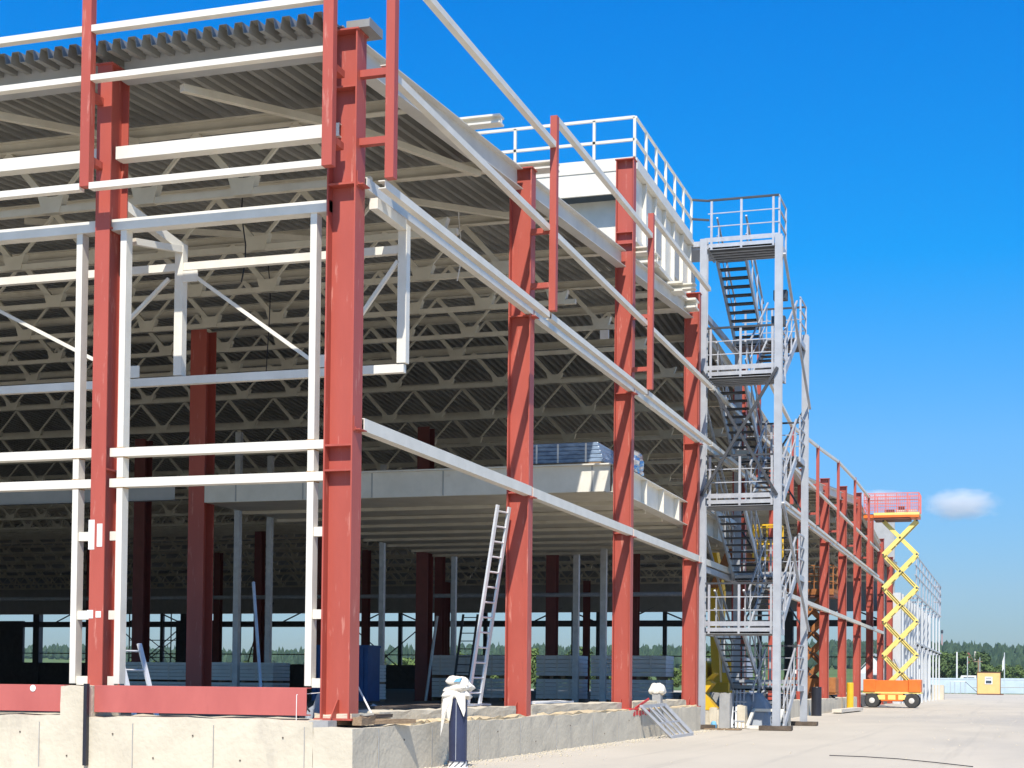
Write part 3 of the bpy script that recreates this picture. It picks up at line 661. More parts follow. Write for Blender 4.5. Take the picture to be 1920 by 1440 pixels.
tag(b.build('steel_grate','stair'), 'grey steel grate propped behind the stair foot', 'grate')

# ------------------------------------------------------------------ lifting machines
def scissor(x_, y_, rz, label, levels, lh, spread, z0, arms_m, body_m, plat_m, off=0.0, L_=3.4, W_=1.7, plat=(-1.75,1.7), ext=True):
    e = empty('scissor_lift', (x_,y_,0), label, 'scissor lift', 'scissor lifts', rz)
    MB().box(-L_/2+.35,-W_/2+.25,.35,L_/2-.35,W_/2-.25,.62).build('chassis','darksteel',e)
    for sx in (-1,1):
        for sy in (-1,1):
            w = MB().lathe((sx*(L_/2-.5),sy*(W_/2-.17),.40),[(.24,-.15),(.36,-.15),(.40,-.1),(.40,.1),(.36,.15),(.24,.15)],20,'y').build('tyre','tyre',e,smooth=False)
            MB().lathe((sx*(L_/2-.5),sy*(W_/2-.17),.40),[(.06,-.17),(.24,-.13),(.24,.13),(.06,.17)],16,'y').build('rim','rim',w)
    MB().box(-L_/2+.95,-W_/2+.05,.36,L_/2-.95,-W_/2+.3,.78).build('engine_cover',body_m,e,bevel=.05)
    MB().box(-L_/2+.95,W_/2-.3,.36,L_/2-.95,W_/2-.05,.78).build('engine_cover',body_m,e,bevel=.05)
    for sx in (-1,1):
        MB().box(sx*(L_/2-.35)-.32,-W_/2+.05,.86,sx*(L_/2-.35)+.32,W_/2-.05,1.55).build('side_pod',body_m,e,bevel=.03)
    MB().box(-L_/2+.67,W_/2-.2,.87,L_/2-.67,W_/2-.15,1.5).build('side_panel',body_m,e); MB().box(-L_/2,-W_/2+.1,.78,L_/2,W_/2-.1,.86).build('tray',arms_m,e)
    if L_ > 2.6:
        for q in range(3): MB().box(-.75+.55*q,W_/2-.05,.45,-.35+.55*q,W_/2-.044,.7).build('cover_seam',arms_m,e)
        MB().tube((off-.5,0,1.0),(off+.3,0,z0+lh*.9),.07,8).build('cylinder','galv',e)
    h = spread/2
    for k in range(levels):
        za, zb = z0+lh*k, z0+lh*(k+1)
        for s_ in (-1,1):
            yy = s_*.38; d_ = .06
            MB().bar((off-h,yy-d_,za),(off+h,yy-d_,zb),.09,.22,up=(0,0,1)).build('scissor_arm',arms_m,e)
            MB().bar((off+h,yy+d_,za),(off-h,yy+d_,zb),.09,.22,up=(0,0,1)).build('scissor_arm',arms_m,e)
        if k < levels-1: MB().tube((off-h*.9,.47,za+.12),(off+h*.75,.47,zb-.1),.022,5).build('hose','black',e)
        pin = MB(); pin.tube((off,-.5,(za+zb)/2),(off,.5,(za+zb)/2),.06,8)
        for sx in (-h,h): pin.tube((off+sx,-.5,zb),(off+sx,.5,zb),.05,8)
        pin.build('pivot_pins','darksteel',e)
    zt = z0+lh*levels; a,b_ = plat
    MB().box(a+.5 if ext else a,-.8,zt+.05,b_,.8,zt+.16).build('platform_frame','brown',e)
    MB().box(a,-.85,zt+.28,b_,.85,zt+.42).build('platform_deck',arms_m,e); MB().box(a+.02,-.84,zt+.16,b_,.84,zt+.28).build('platform_skirt',body_m,e)
    if ext: MB().box(b_ ,-.75,zt+.16,b_+.55,.75,zt+.36).build('platform_extension',body_m,e)
    bb = b_+.55 if ext else b_
    nps = 6
    for sy in (-.82,.82):
        for q in range(nps): MB().bar((a+.04+(bb-a-.08)*q/(nps-1),sy,zt+.4),(a+.04+(bb-a-.08)*q/(nps-1),sy,zt+1.5),.045,.045).build('rail_post',plat_m,e)
        for dz in (.75,1.1,1.48): MB().bar((a,sy,zt+dz),(bb,sy,zt+dz),.04,.04).build('guard_rail',plat_m,e)
    for xx in (a+.03,bb-.03):
        for dz in (.75,1.1,1.48): MB().bar((xx,-.82,zt+dz),(xx,.82,zt+dz),.04,.04).build('guard_rail',plat_m,e)
    return e

scissor(70.0,-1.5,math.pi/2,'tall orange scissor lift raised on pale yellow arms beside the far facade',5,1.84,1.78,1.02,'paleyellow','orange','pinkred',off=-.38,L_=3.1,plat=(-1.42,1.0))
e = empty('platform_load', (70.0,-2.0,10.64), 'white sheets and dark tool bag lying on the raised lift platform', 'load')
MB().box(-.5,-.75,0,.5,.35,.16).build('sheet_stack','tape',e); MB().box(-.35,.45,0,.3,.95,.22).build('tool_bag','black',e); MB().box(-.2,-.1,.16,.2,.25,.42).build('tool_box','black',e)
nb = MB()
for q in range(28): nb.bar((69.15,-2.90+.108*q,10.66),(69.15,-2.90+.108*q,11.66),.02,.02)
for q in range(11): nb.bar((69.15,-2.92,10.68+.095*q),(69.15,.04,10.68+.095*q),.018,.018)
for q in range(8): nb.bar((69.2+.2*q,-2.94,10.66),(69.2+.2*q,-2.94,11.66),.02,.02)
tag(nb.build('safety_net','pinkred'), 'pink safety net hung along the rails of the raised lift platform', 'safety net')
scissor(54.0,.95,math.pi/2,'rusty brown scissor lift standing inside behind the seventh column',4,.98,1.0,1.2,'rust','rust','rust',off=0,L_=2.4,W_=1.4,plat=(-1.1,1.1),ext=False)
# yellow boom lift behind the stairs
e = empty('boom_lift', (33,1.45,0), 'yellow boom lift parked behind the stair tower, its basket raised', 'boom lift')
MB().box(-1.2,-.9,.75,1.2,.9,1.1).build('chassis','yellow',e,bevel=.04)
for sx in (-.85,.85):
    for sy in (-.85,.85):
        w = MB().lathe((sx,sy,.45),[(.27,-.16),(.40,-.16),(.45,-.1),(.45,.1),(.40,.16),(.27,.16)],18,'y').build('tyre','tyre',e); MB().lathe((sx,sy,.45),[(.05,-.17),(.27,-.13),(.27,.13),(.05,.17)],14,'y').build('rim','yellow',w)
MB().box(-1.1,-.7,1.1,1.0,-.1,1.95).build('engine_cover','yellow',e,bevel=.06); MB().box(-1.1,.1,1.1,1.0,.7,1.95).build('engine_cover','yellow',e,bevel=.06)
MB().bar((.6,0,1.6),(.3,-.1,4.3),.26,.30).build('lower_boom','yellow',e); MB().bar((.3,-.1,4.3),(-.6,.05,6.0),.22,.26).build('upper_boom','yellow',e)
MB().bar((-.6,.05,6.0),(.2,-1.2,5.3),.2,.24).build('jib','rust',e); MB().tube((.75,.1,1.8),(.45,0,3.4),.07,8).build('cylinder','galv',e)
k_ = MB(); k_.box(-.3,-2.1,5.3,.5,-1.25,5.36)
for z in (5.85,6.4):
    for p,q in (((-.3,-2.1),(.5,-2.1)),((.5,-2.1),(.5,-1.25)),((.5,-1.25),(-.3,-1.25)),((-.3,-1.25),(-.3,-2.1))): k_.bar((p[0],p[1],z),(q[0],q[1],z),.05,.05)
for p in ((-.3,-2.1),(.5,-2.1),(.5,-1.25),(-.3,-1.25),(.1,-2.1),(-.3,-1.7)): k_.bar((p[0],p[1],5.3),(p[0],p[1],6.4),.045,.045)
k_.build('basket','yellow',e); MB().box(-.25,-1.5,5.95,.0,-1.27,6.3).build('control_box','yellow',e)
e = empty('digger_arm', (29.6,.75,.56), 'orange yellow digger arm standing folded behind the stair flights', 'digger arm')
for n_,p,q,w_,h_,m_ in (('boom',(0,0,0),(.3,.25,3.6),.24,.34,'yellow'),('stick',(.3,.25,3.6),(.5,-.55,5.4),.2,.26,'rust'),('ram',(.05,-.18,1.0),(.28,.0,3.3),.1,.1,'galv'),('link',(.5,-.55,5.4),(.4,-.2,4.5),.14,.16,'yellow')): MB().bar(p,q,w_,h_).build(n_,m_,e)
MB().box(-.45,-.4,0,.45,.4,.7).build('pedestal','yellow',e,bevel=.04)
e = empty('excavator_bucket', (24.35,.0,.50), 'bright yellow digging bucket resting on a block behind the inner stair post', 'bucket')
k_ = MB(); k_.prism((-.3,0,0),(.3,0,0),[(-.35,0),(-.42,.4),(-.30,.66),(.0,.8),(.1,.72),(-.1,.45),(.2,.05),(.2,0)])
k_.build('shell','yellow',e)
for q in range(4): MB().bar((-.24+.16*q,.3,.6),(-.24+.16*q,-.15,1.0),.07,.05).build('tooth','yellow',e)
# van and house, seen between the far columns
e = empty('white_van', (112,8.9,0), 'white van parked behind the far end of the hall', 'van')
v = MB(); v.prism((-2.3,0,0),(2.3,0,0),[(-.95,.45),(-.98,1.3),(-.86,2.2),(-.6,2.4),(.6,2.4),(.86,2.2),(.98,1.3),(.95,.45)]); v.build('body','tape',e,bevel=.05)
MB().box(-2.32,-.75,1.45,-2.302,.75,2.1).build('rear_window','glass',e); MB().box(-2.34,-.9,.5,-2.303,.9,.7).build('bumper','darksteel',e)
for sx in (-1.5,1.5):
    for sy in (-.85,.85): MB().lathe((sx,sy,.36),[(.1,-.1),(.36,-.1),(.36,.1),(.1,.1)],16,'y').build('wheel','tyre',e)
e = empty('gable_house', (282,17.6,terr(282,17)), 'white gabled house seen between the far red columns', 'house')
MB().box(0,-3.1,-.6,9,3.1,3.2).build('wall','cladwhite',e)
k_ = MB(); k_.prism((0,0,0),(9,0,0),[(-3.1,3.2),(0,6.6),(3.1,3.2)]); k_.build('gable','tape',e)
k_ = MB(); k_.prism((-.4,0,0),(9.3,0,0),[(-3.6,2.9),(-3.5,3.15),(0,6.95),(3.5,3.15),(3.6,2.9),(0,6.62)]); k_.build('roof','greypaint',e)
w_ = MB().box(-.04,-1.3,.3,-.005,.2,2.9).build('window','darksteel',e); MB().box(-.06,-.6,.3,-.041,-.5,2.9).build('mullion','tape',w_)
# white clad far end of the building
e = empty('clad_building_end', (90,-.5,0), 'white ribbed clad end of the building behind the scissor lift', 'building')
MB().box(.5,.02,0,38,1.1,7.5).build('wall','cladwhite',e)
for q in range(12): MB().box(1.5+3.2*q,-.10,0,1.66+3.2*q,.0,7.45).build('rib','cladwhite',e)
for q in range(7):
    for z in (4.0,7.3): MB().box(4.0+5.2*q,-.95,z-.06,4.14+5.2*q,.0,z+.06).build('outrigger','stair',e)
    MB().box(4.0+5.2*q,-.95,0,4.14+5.2*q,-.83,7.24).build('post','cladwhite',e)
for z in (4.15,7.45): MB().box(.4,-.96,z-.05,38,-.86,z+.05).build('ledge','cladwhite',e)
for q in range(9):
    for z in (7.6,):
        MB().box(2.0+4*q,-.95,7.5,2.08+4*q,-.87,10.1).build('rail_post','galv',e)
for z in (8.7,9.4,10.1): MB().bar((.5,-.91,z),(38.0,-.91,z),.07,.07).build('hand_rail','galv',e)
k_ = MB()
for q in range(4): k_.box(36.5+.5*q,-.9,7.42,36.56+.5*q,-.84,10.1)
for z in (7.42,8.7,10.1): k_.box(36.4,-.92,z,38.1,-.3,z+.07)
k_.build('end_cage','galv',e)
# white posts row under the far wall and small things there
b = rough_box(127.5,-1.7,0,129,-.4,1.3,3,3,.02,88); tag(b.build('concrete_footing','conc'), 'pale concrete footing at the far end of the white clad wall', 'footing')

# ------------------------------------------------------------------ foreground bollard with sacks
e = empty('bollard', (2.2,-.62,0), 'dark blue bollard in front of the foundation, draped with white sacks', 'bollard')
MB().lathe((0,0,0),[(.150,.10),(.128,.115),(.128,.98),(.12,.99)],24).build('tube','bluegrey',e,smooth=False)
f_ = MB(); f_.lathe((0,0,0),[(.150,.0),(.150,.02),(.138,.03),(.138,.10)],20); f_.build('foot','tape',e)
f_ = MB()
for q in range(10):
    a = 2*math.pi*q/10; f_.bar((.142*math.cos(a),.142*math.sin(a),.025),(.142*math.cos(a+.55),.142*math.sin(a+.55),.095),.012,.012)
f_.build('foot_lattice','darksteel',e)
MB().box(-.131,-.02,.12,-.127,-.012,.95).build('seam','stair',e)
def sack(name, loc, rx, ry, rz_, seed, label, tilt=0.0, rot=0.0):
    from mathutils import noise
    b = MB(); n = 34; sh = Vector((seed*5.7,seed*2.3,seed))
    def P(u,v,sg):
        pu, pv = (1-abs(u)**3.2), (1-abs(v)**3.2); th = (max(0,pu)*max(0,pv))**.42
        wr = .16*noise.noise(Vector((u*2.2,v*2.2,sg))+sh)+.10*(abs(noise.noise(Vector((u*4,v*9,sg*2))+sh))-.2)+.06*math.sin(14*v+3*u)*(abs(u)**3)
        pin = 1-.10*(1-abs(v)**2)*abs(u)**6
        x = u*rx*(1-.05*v*v)*pin; y_ = v*ry*(1-.07*(1-u*u)); z = sg*rz_*th*(1+wr*1.6)-.25*rz_*(u*u+v*v)+.35*rz_*noise.noise(Vector((u*1.3,v*1.3,9))+sh)
        return (loc[0]+x*math.cos(rot)-y_*math.sin(rot), loc[1]+x*math.sin(rot)+y_*math.cos(rot), loc[2]+z+tilt*y_)
    for sg in (1,-1):
        o_ = len(b.v)
        for a in range(n+1):
            for c in range(n+1): b.v.append(P(a/n*2-1,c/n*2-1,sg))
        for a in range(n):
            for c in range(n):
                q = (o_+a*(n+1)+c,o_+(a+1)*(n+1)+c,o_+(a+1)*(n+1)+c+1,o_+a*(n+1)+c+1); b.f.append(q if sg > 0 else q[::-1])
    return tag(b.build(name,'bag',smooth=True), label, 'sack', 'white sacks')
sack('white_sack',(2.2,-.60,1.03),.17,.20,.065,1,'lowest white sack lying flat on top of the dark blue bollard',.0,.2)
sack('white_sack',(2.2,-.63,1.125),.15,.185,.065,3,'middle white sack of the pile on the bollard',-.12,-.25)
sk = sack('white_sack',(2.2,-.62,1.215),.14,.165,.065,2,'top white sack with a blue print on the bollard',.15,.15)
MB().prism((2.05,-.66,1.215),(2.10,-.66,1.215),[(-.06,-.015),(-.02,.03),(.05,.04),(.03,-.01)],(0,0,1)).build('blue_print','bluemark',sk)
# cloth flaps hanging down the bollard
def flap(pts, name, label):
    b = MB(); d = .012; n = len(pts)
    for o_ in (0,d):
        for p in pts: b.v.append((p[0]+o_,p[1],p[2]))
    b.f.append(tuple(range(n))); b.f.append(tuple(n+k for k in reversed(range(n))))
    for k in range(n): b.f.append((k,n+k,n+(k+1)%n,(k+1)%n))
    return tag(b.build(name,'bag'), label, 'cloth', 'cloth flaps')
flap([(2.045,-.475,1.05),(2.03,-.445,.90),(2.035,-.43,.66),(2.05,-.415,.44),(2.055,-.455,.60),(2.05,-.50,.80),(2.045,-.52,.70),(2.04,-.55,.66),(2.035,-.575,.82),(2.04,-.60,1.02)],'cloth_flap','white cloth strip hanging down the left of the bollard')
flap([(2.05,-.615,1.04),(2.045,-.66,.93),(2.05,-.755,.72),(2.07,-.77,.80),(2.075,-.765,1.04)],'cloth_flap','white cloth corner over the right of the bollard tube')
flap([(2.08,-.43,1.05),(2.10,-.40,.88),(2.12,-.40,.74),(2.16,-.42,.86),(2.18,-.43,1.04)],'cloth_flap','small white cloth tip on the far left side of the bollard')
# second bollard far along
e = empty('bollard', (43.6,-.55,0), 'black bollard far along the foundation beyond the stairs', 'bollard'); MB().lathe((0,0,0),[(.2,0),(.2,1.1),(.19,1.13)],16).build('tube','black',e)
e = empty('bollard', (56.5,-.55,0), 'yellow bollard in front of the far foundation near the lift', 'bollard'); MB().lathe((0,0,0),[(.16,0),(.16,1.3),(.14,1.33)],14).build('tube','yellow',e); MB().box(-.3,-.25,.0,.3,.25,.06).build('foot','yellow',e)
b = MB(); b.bar((49,-.75,.12),(56,-1.0,.12),.4,.14); b.box(49.5,-.9,.01,50,-.55,.05); b.box(55,-1.15,.01,55.4,-.8,.05)
tag(b.build('concrete_beam','cream'), 'long flat concrete beam lying beside the far foundation', 'beam')
b = MB()
pts = [(8.6,-5.0,.02),(8.4,-5.6,.02),(7.9,-6.2,.02),(7.0,-6.8,.02),(5.95,-7.4,.02)]
for p,q in zip(pts,pts[1:]): b.tube(p,q,.008,6)
tag(b.build('cable','black'), 'thin dark cable lying on the yard in the foreground', 'cable')
gv = MB(); r_ = random.Random(31)
for q in range(900):
    t = r_.random(); x_ = -2+26*t; y_ = -.25-abs(r_.gauss(0,.28)); 
    if r_.random() < .25: x_, y_ = r_.uniform(2,60), r_.uniform(-12,-.6)
    s_ = r_.uniform(.008,.028)
    gv.box(x_,y_,.002,x_+s_*r_.uniform(.8,1.8),y_+s_*r_.uniform(.8,1.6),.002+s_*.7)
o = tag(gv.build('gravel','conc'), 'scattered gravel and concrete crumbs on the yard along the foundation', 'gravel', kind='stuff')
# leaning white frame
e = empty('leaning_grille', (16.5,-.26,0), 'grey metal frame leaning against the foundation before the stairs', 'steel frame')
def fr(p,q,w=.05): MB().bar((p[0]-16.5,p[1]+.26,p[2]),(q[0]-16.5,q[1]+.26,q[2]),w,w).build('bar','galv',e)
A,B,C_,D_ = (14.9,-.26,.70),(17.2,-.26,.72),(17.9,-.78,.03),(15.6,-.78,.03)
fr(A,B,.07); fr(B,C_,.08); fr(C_,D_,.07); fr(D_,A,.06)
mid = lambda p,q,t: tuple(p[i]+(q[i]-p[i])*t for i in range(3))
for t in (.28,.52,.76): fr(mid(A,B,t),mid(D_,C_,t-.05),.035)
fr(mid(A,D_,.55),mid(B,C_,.55),.035); fr(mid(A,B,.28),mid(D_,C_,.55),.03)
# rubble round the columns
RUB = [('plank',(.6,-.02,.64),(1.5,.16,.06),-.35,'wood','weathered board lying beside the corner column'),('plank',(.2,-.06,.64),(.7,.12,.10),.15,'wood','short thick wooden block beside the corner column'),('plank',(.8,.06,.71),(1.3,.14,.05),.1,'wooddark','dark board on top of the wood by the corner column'),('plank',(3.6,.7,.80),(3.2,.12,.04),.06,'wooddark','long dark batten lying behind the bollard'),('plank',(6.6,.75,.80),(1.9,.14,.03),.02,'tape','white board on the kerb under the ladder'),('plank',(11.2,.7,.80),(3.0,.2,.04),.03,'tape','pale board on the kerb between the second and third columns')]
for n_,c,sz,rz_,m_,lab in RUB:
    b = rough_box(-sz[0]/2,-sz[1]/2,0,sz[0]/2,sz[1]/2,sz[2],4,2,.008,hash(lab)%97 if False else len(lab)); o = tag(b.build(n_,m_), lab, 'board', 'loose boards'); o.location = c; o.rotation_euler = (0,0,rz_)
heap = [((1.6,.75,.56),.55,.32,.28,'sand','heap of pale sand and scraps behind the corner column'),((3.3,.95,.56),.5,.3,.24,'sand','low heap of sand and scraps left of the bollard'),((4.4,1.5,.56),.5,.35,.26,'tarp','crumpled grey plastic behind the bollard'),((.9,.85,.56),.42,.3,.42,'tarp','crumpled green grey sheet beside the corner column')]
for c,rx,ry,h,m_,lab in heap:
    r_ = random.Random(len(lab)); b = MB(); n = 12
    for i in range(n+1):
        for j in range(n+1):
            u,v = i/n*2-1, j/n*2-1; d = min(1,math.hypot(u,v)); z = h*(1-d)**.8*(1+r_.uniform(-.35,.35))+r_.uniform(0,.03)*(d<.95)
            b.v.append((c[0]+u*rx,c[1]+v*ry,c[2]+max(.002,z)))
    for i in range(n):
        for j in range(n): b.f.append((i*(n+1)+j,(i+1)*(n+1)+j,(i+1)*(n+1)+j+1,i*(n+1)+j+1))
    o = tag(b.build('rubble_heap',m_), lab, 'rubble', 'heaps of scraps'); 
b = MB()
for p,q in (((.75,.5,.78),(.80,.42,1.28)),((.8,.45,1.1),(1.1,.5,1.05)),((.55,.62,.95),(1.35,.7,.80)),((.55,.62,.95),(.7,.6,1.18)),((1.35,.7,.8),(1.2,.68,1.08)),((.62,-.05,.66),(.72,.3,1.2))): b.tube(p,q,.012,5)
tag(b.build('bent_wire','tape'), 'tangle of bent pale wire sticking up beside the corner column', 'wire')
b = MB()
for p,q in (((.02,.62,.8),(.05,.8,1.0)),((.05,.8,1.0),(.0,.95,.86)),((.0,.95,.86),(.05,1.1,.98)),((.0,.7,.95),(.0,1.1,.8)),((-.15,.7,.72),(-.05,.72,1.05))): b.tube(p,q,.012,5)
tag(b.build('bent_wire','darksteel'), 'tangle of dark wire in the gap left of the corner column', 'wire')
e = empty('tied_sack', (18.2,.12,.62), 'white sack standing on a grey post stub near the stairs', 'sack')
MB().box(-.12,-.1,0,.12,.1,.36).build('stub','block',e); k_ = sack('sack_body',(0,0,.46),.17,.19,.13,9,''); k_.parent = e
for q in ('label','category','group','kind'): del k_[q]
b = MB(); 
for q in range(6): b.box(14.4+.28*q,-.205,.50+.02*(q%2),14.6+.28*q,-.2005,.60+.01*(q%3))
b.box(14.2,-.19,.625,15.0,.02,.66); b.bar((14.8,-.15,.66),(15.9,-.2,.86),.02,.05)
tag(b.build('barrier_tape','redtape'), 'crumpled red barrier tape at the foot of the third column', 'barrier tape')
b = MB(); b.bar((.02,.44,1.05),(.02,.46,3.1),.012,.012); b.bar((.02,.44,1.05),(-.37,.62,1.02),.01,.01); b.bar((-.37,.62,1.02),(-.375,.62,.5),.008,.008)
tag(b.build('cord_line','tape'), 'thin pale cord hanging beside the corner column over the red sill beam', 'cord')

# ------------------------------------------------------------------ far yard: fence, cabin, poles
e = empty('site_fence', (252,0,0), 'pale blue panel fence along the far edge of the yard', 'fence')
A_, B_ = Vector((250,9,0)), Vector((250,-60,0))
for q in range(23):
    y0 = 9-3.0*q; o = MB().box(-.03,y0-2.96,.1,.03,y0,2.55+.012*q).build('panel','fence',e); MB().box(-.07,y0-3.02,0,.07,y0-2.94,2.62+.012*q).build('post','fence',e)
    MB().box(-.05,y0-2.94,2.3,-.031,y0-.02,2.36).build('rail','greypaint',e)
b = MB(); b.tube((249.7,-1.0,1.05),(249.7,-14,1.2),.07,6); tag(b.build('pipe','greypaint'), 'grey pipe running along the pale blue fence behind the cabin', 'pipe')
e = empty('site_cabin', (222,-3.9,.0), 'yellow site cabin with a white framed window by the far fence', 'cabin')
MB().box(0,-1.7,.15,3.2,1.6,3.25).build('body','cabin',e,bevel=.03); MB().box(-.05,-1.75,3.25,3.3,1.65,3.36).build('roof','brown',e); MB().box(-.02,-2.1,.0,3.3,1.65,.15).build('skid','brown',e)
for yy in (1.56,-1.70): MB().box(-.03,yy,.15,.0,yy+.08,3.25).build('corner_trim','brown',e)
w_ = MB().box(-.06,-.55,1.55,-.005,.5,2.65).build('window','tape',e); MB().box(-.08,-.42,1.68,-.061,.38,2.1).build('pane','glass',w_); MB().box(-.08,-.42,2.35,-.061,.38,2.55).build('blind','greypaint',w_)
e = empty('stair_rail', (245,0,0), 'grey handrail frame standing before the far fence', 'handrail')
for yy in (2.4,1.7,.8,.1): MB().tube((0,yy,0),(0,yy,2.0),.05,6).build('post','galv',e)
MB().tube((0,2.4,2.0),(0,.0,2.0),.05,6).build('rail','galv',e); MB().tube((0,.1,2.0),(0,-2.0,.05),.05,6).build('rail','darksteel',e)
for k,(yy,h,r_,m_,lab,xx) in enumerate(((1.85,7.0,.17,'tape','tall thick white pole behind the far fence',258),(.25,6.3,.10,'cladwhite','thin white pole left of the far red roof',262),(-1.75,6.2,.08,'cladwhite','thin grey pole right of the far cream building',264),(-5.8,7.0,.12,'cladwhite','white pole with a furled flag behind the cabin',262))):
    e = empty('pole', (xx,yy,0), lab, 'pole', 'poles behind the far fence'); MB().lathe((0,0,0),[(r_,0),(r_*.7,h),(.01,h+.05)],8).build('shaft',m_,e)
    if k == 3: MB().prism((0,-.02,0),(.03,-.02,0),[(0,h-.1),(-.35,h-1.5),(-.4,h-3.2),(0,h-2.6)]).build('flag','tape',e)
e = empty('utility_pole', (234,-2.2,0), 'wooden utility pole beside the yellow cabin', 'utility pole'); MB().tube((0,0,0),(0,0,5.4),.1,8).build('shaft','wood',e); MB().box(-.05,-.6,5.0,.05,.6,5.1).build('cross_arm','wood',e)
e = empty('parked_van', (266,1.9,1.6), 'white van roof showing above the far fence', 'van'); b = MB(); b.prism((0,-1.1,0),(1.9,-1.1,0),[(-1.1,-1.2),(-1.1,.4),(-.6,1.5),(2.2,1.5),(2.2,-1.2)]); b.build('body','tape',e,bevel=.05); MB().box(-.03,-2.7,.5,-.005,-.9,1.2).build('window','glass',e)
e = empty('cream_building', (600,9.0,terr(600,9)-3), 'cream building with a red roof among the far trees', 'house')
MB().box(0,-6.5,-3,14,-1,5.5).build('wall','cream',e); MB().box(3,-1,-3,14,4,6.8).build('wall','cream',e); k_ = MB(); k_.prism((3,1.5,0),(14,1.5,0),[(-3,6.8),(-.6,11),(.6,11),(3,6.8)]); k_.build('roof','roofred',e); MB().tube((1,-1.5,0),(1,-1.5,11.5),.35,8).build('chimney','cream',e)
for q in range(4):
    MB().box(-.03,-6+1.3*q,2.5,-.004,-5.2+1.3*q,4.2).build('window','glass',e)
e = empty('radio_mast', (1430,56.6,terr(1430,56)), 'thin lattice radio mast on the wooded ridge', 'mast')
k_ = MB()
for a in range(3): k_.bar((.6*math.cos(a*2.1),.6*math.sin(a*2.1),0),(.3*math.cos(a*2.1),.3*math.sin(a*2.1),24),.16,.16)
for q in range(12): k_.bar((.5,0,2*q),(-.4,.4,2*q+2),.12,.12)
k_.build('lattice','pinkred',e); MB().lathe((0,0,22),[(.9,0),(1.2,1.5),(.9,3)],8).build('antenna','darksteel',e)

# ------------------------------------------------------------------ trees
def crown_mesh(seed, r, h, n, leaf, m_, z0, shape='round'):
    r_ = random.Random(seed); b = MB()
    cl = []
    for k in range(16 if shape=='round' else 12):
        if shape == 'round':
            a, t = r_.uniform(0,6.28), r_.uniform(-.8,1); rr = r*math.sqrt(max(.05,1-t*t))*r_.uniform(.35,.85)
            cl.append((rr*math.cos(a), rr*math.sin(a), z0+h*(.5+.42*t), r*r_.uniform(.28,.48)))
        else:
            t = k/12; rr = r*(1-t)*r_.uniform(.2,.55); a = r_.uniform(0,6.28)
            cl.append((rr*math.cos(a),rr*math.sin(a),z0+h*t,r*(1-t)*.6+.15))
    for k in range(n):
        c = cl[k%len(cl)]
        d = Vector((r_.gauss(0,1),r_.gauss(0,1),r_.gauss(0,1))).normalized()*c[3]*r_.uniform(.55,1.05)
        p = Vector((c[0],c[1],c[2]))+d
        nrm = (d.normalized()+Vector((r_.uniform(-.6,.6),r_.uniform(-.6,.6),r_.uniform(-.3,.7)))).normalized()
        u = nrm.orthogonal().normalized(); v = nrm.cross(u); s_ = leaf*r_.uniform(.6,1.3)
        b.quad(p-u*s_-v*s_*.6, p+u*s_-v*s_*.5, p+u*s_*.8+v*s_*.6, p-u*s_*.9+v*s_*.55)
    me = bpy.data.meshes.new('crown'); me.from_pydata(b.v,[],b.f); me.materials.append(M[m_]); return me
CR = [crown_mesh(1,2.6,5.6,1500,.26,'leafA',1.2),crown_mesh(2,2.4,5.0,1500,.26,'leafB',1.0),crown_mesh(3,3.0,6.0,1700,.27,'leafC',1.2),crown_mesh(4,1.5,8.0,1100,.25,'leafC',.8,'cone'),crown_mesh(5,2.2,4.2,1300,.25,'leafB',.5)]
tk = MB()
tk.lathe((0,0,-.5),[(.22,0),(.15,2.2),(.06,5.0)],8); 
for a in range(5): tk.bar((0,0,1.8+.4*a),(1.1*math.cos(a*1.3),1.1*math.sin(a*1.3),3.2+.45*a),.07,.07)
TKM = bpy.data.meshes.new('trunk'); TKM.from_pydata(tk.v,[],tk.f); TKM.materials.append(M['bark'])
KIND = ['mid green bushy tree','light green bushy tree','dark green spreading tree','dark narrow spruce','low light green bush']
def tree(x_, y_, k, s_, rz_, label, group):
    z = terr(x_,y_); e = empty(['leafy_tree','leafy_tree','leafy_tree','spruce_tree','leafy_bush'][k], (x_,y_,z), label, 'tree' if k < 4 else 'bush', group, rz_); e.scale = (s_,)*3
    for nm, me in (('crown',CR[k]),('trunk',TKM)):
        o = bpy.data.objects.new(nm, me); COL.objects.link(o); o.parent = e
    return e
r_ = random.Random(11)
def ray_y(px, X):   # where a sight line from the standpoint crosses the plane X
    a = R(17.872)-math.atan((px-960)/2944.7); return -8.04+(X+18.4)*math.tan(a)
for q in range(24):                       # belt behind the fence, right of the building
    X = r_.uniform(285,340); Y = 14-1.7*q*1.0+r_.uniform(-.8,.8); k = r_.choice([0,1,2,0,2]); s_ = r_.uniform(.85,1.15) if q < 9 else r_.uniform(.6,.95)
    tree(X,Y,k,s_,r_.uniform(0,6.28),'%s in the belt behind the pale fence, %s from its left end' % (KIND[k],FIRST[q]),'trees behind the far fence')
for q in range(46):                       # belt seen through the open hall
    px = 240+q*25+r_.uniform(-8,8); X = r_.uniform(150,240); Y = ray_y(px,X); k = r_.choice([0,1,1,4,4,2,3]); s_ = r_.uniform(.55,.85)
    if px < 640: k = 4; s_ = r_.uniform(.5,.8)
    tree(X,Y,k,s_,r_.uniform(0,6.28),'%s seen through the open hall behind its far end' % KIND[k],'%ss behind the hall' % KIND[k].replace('bush','shrub') )
f = MB(); r_ = random.Random(5)
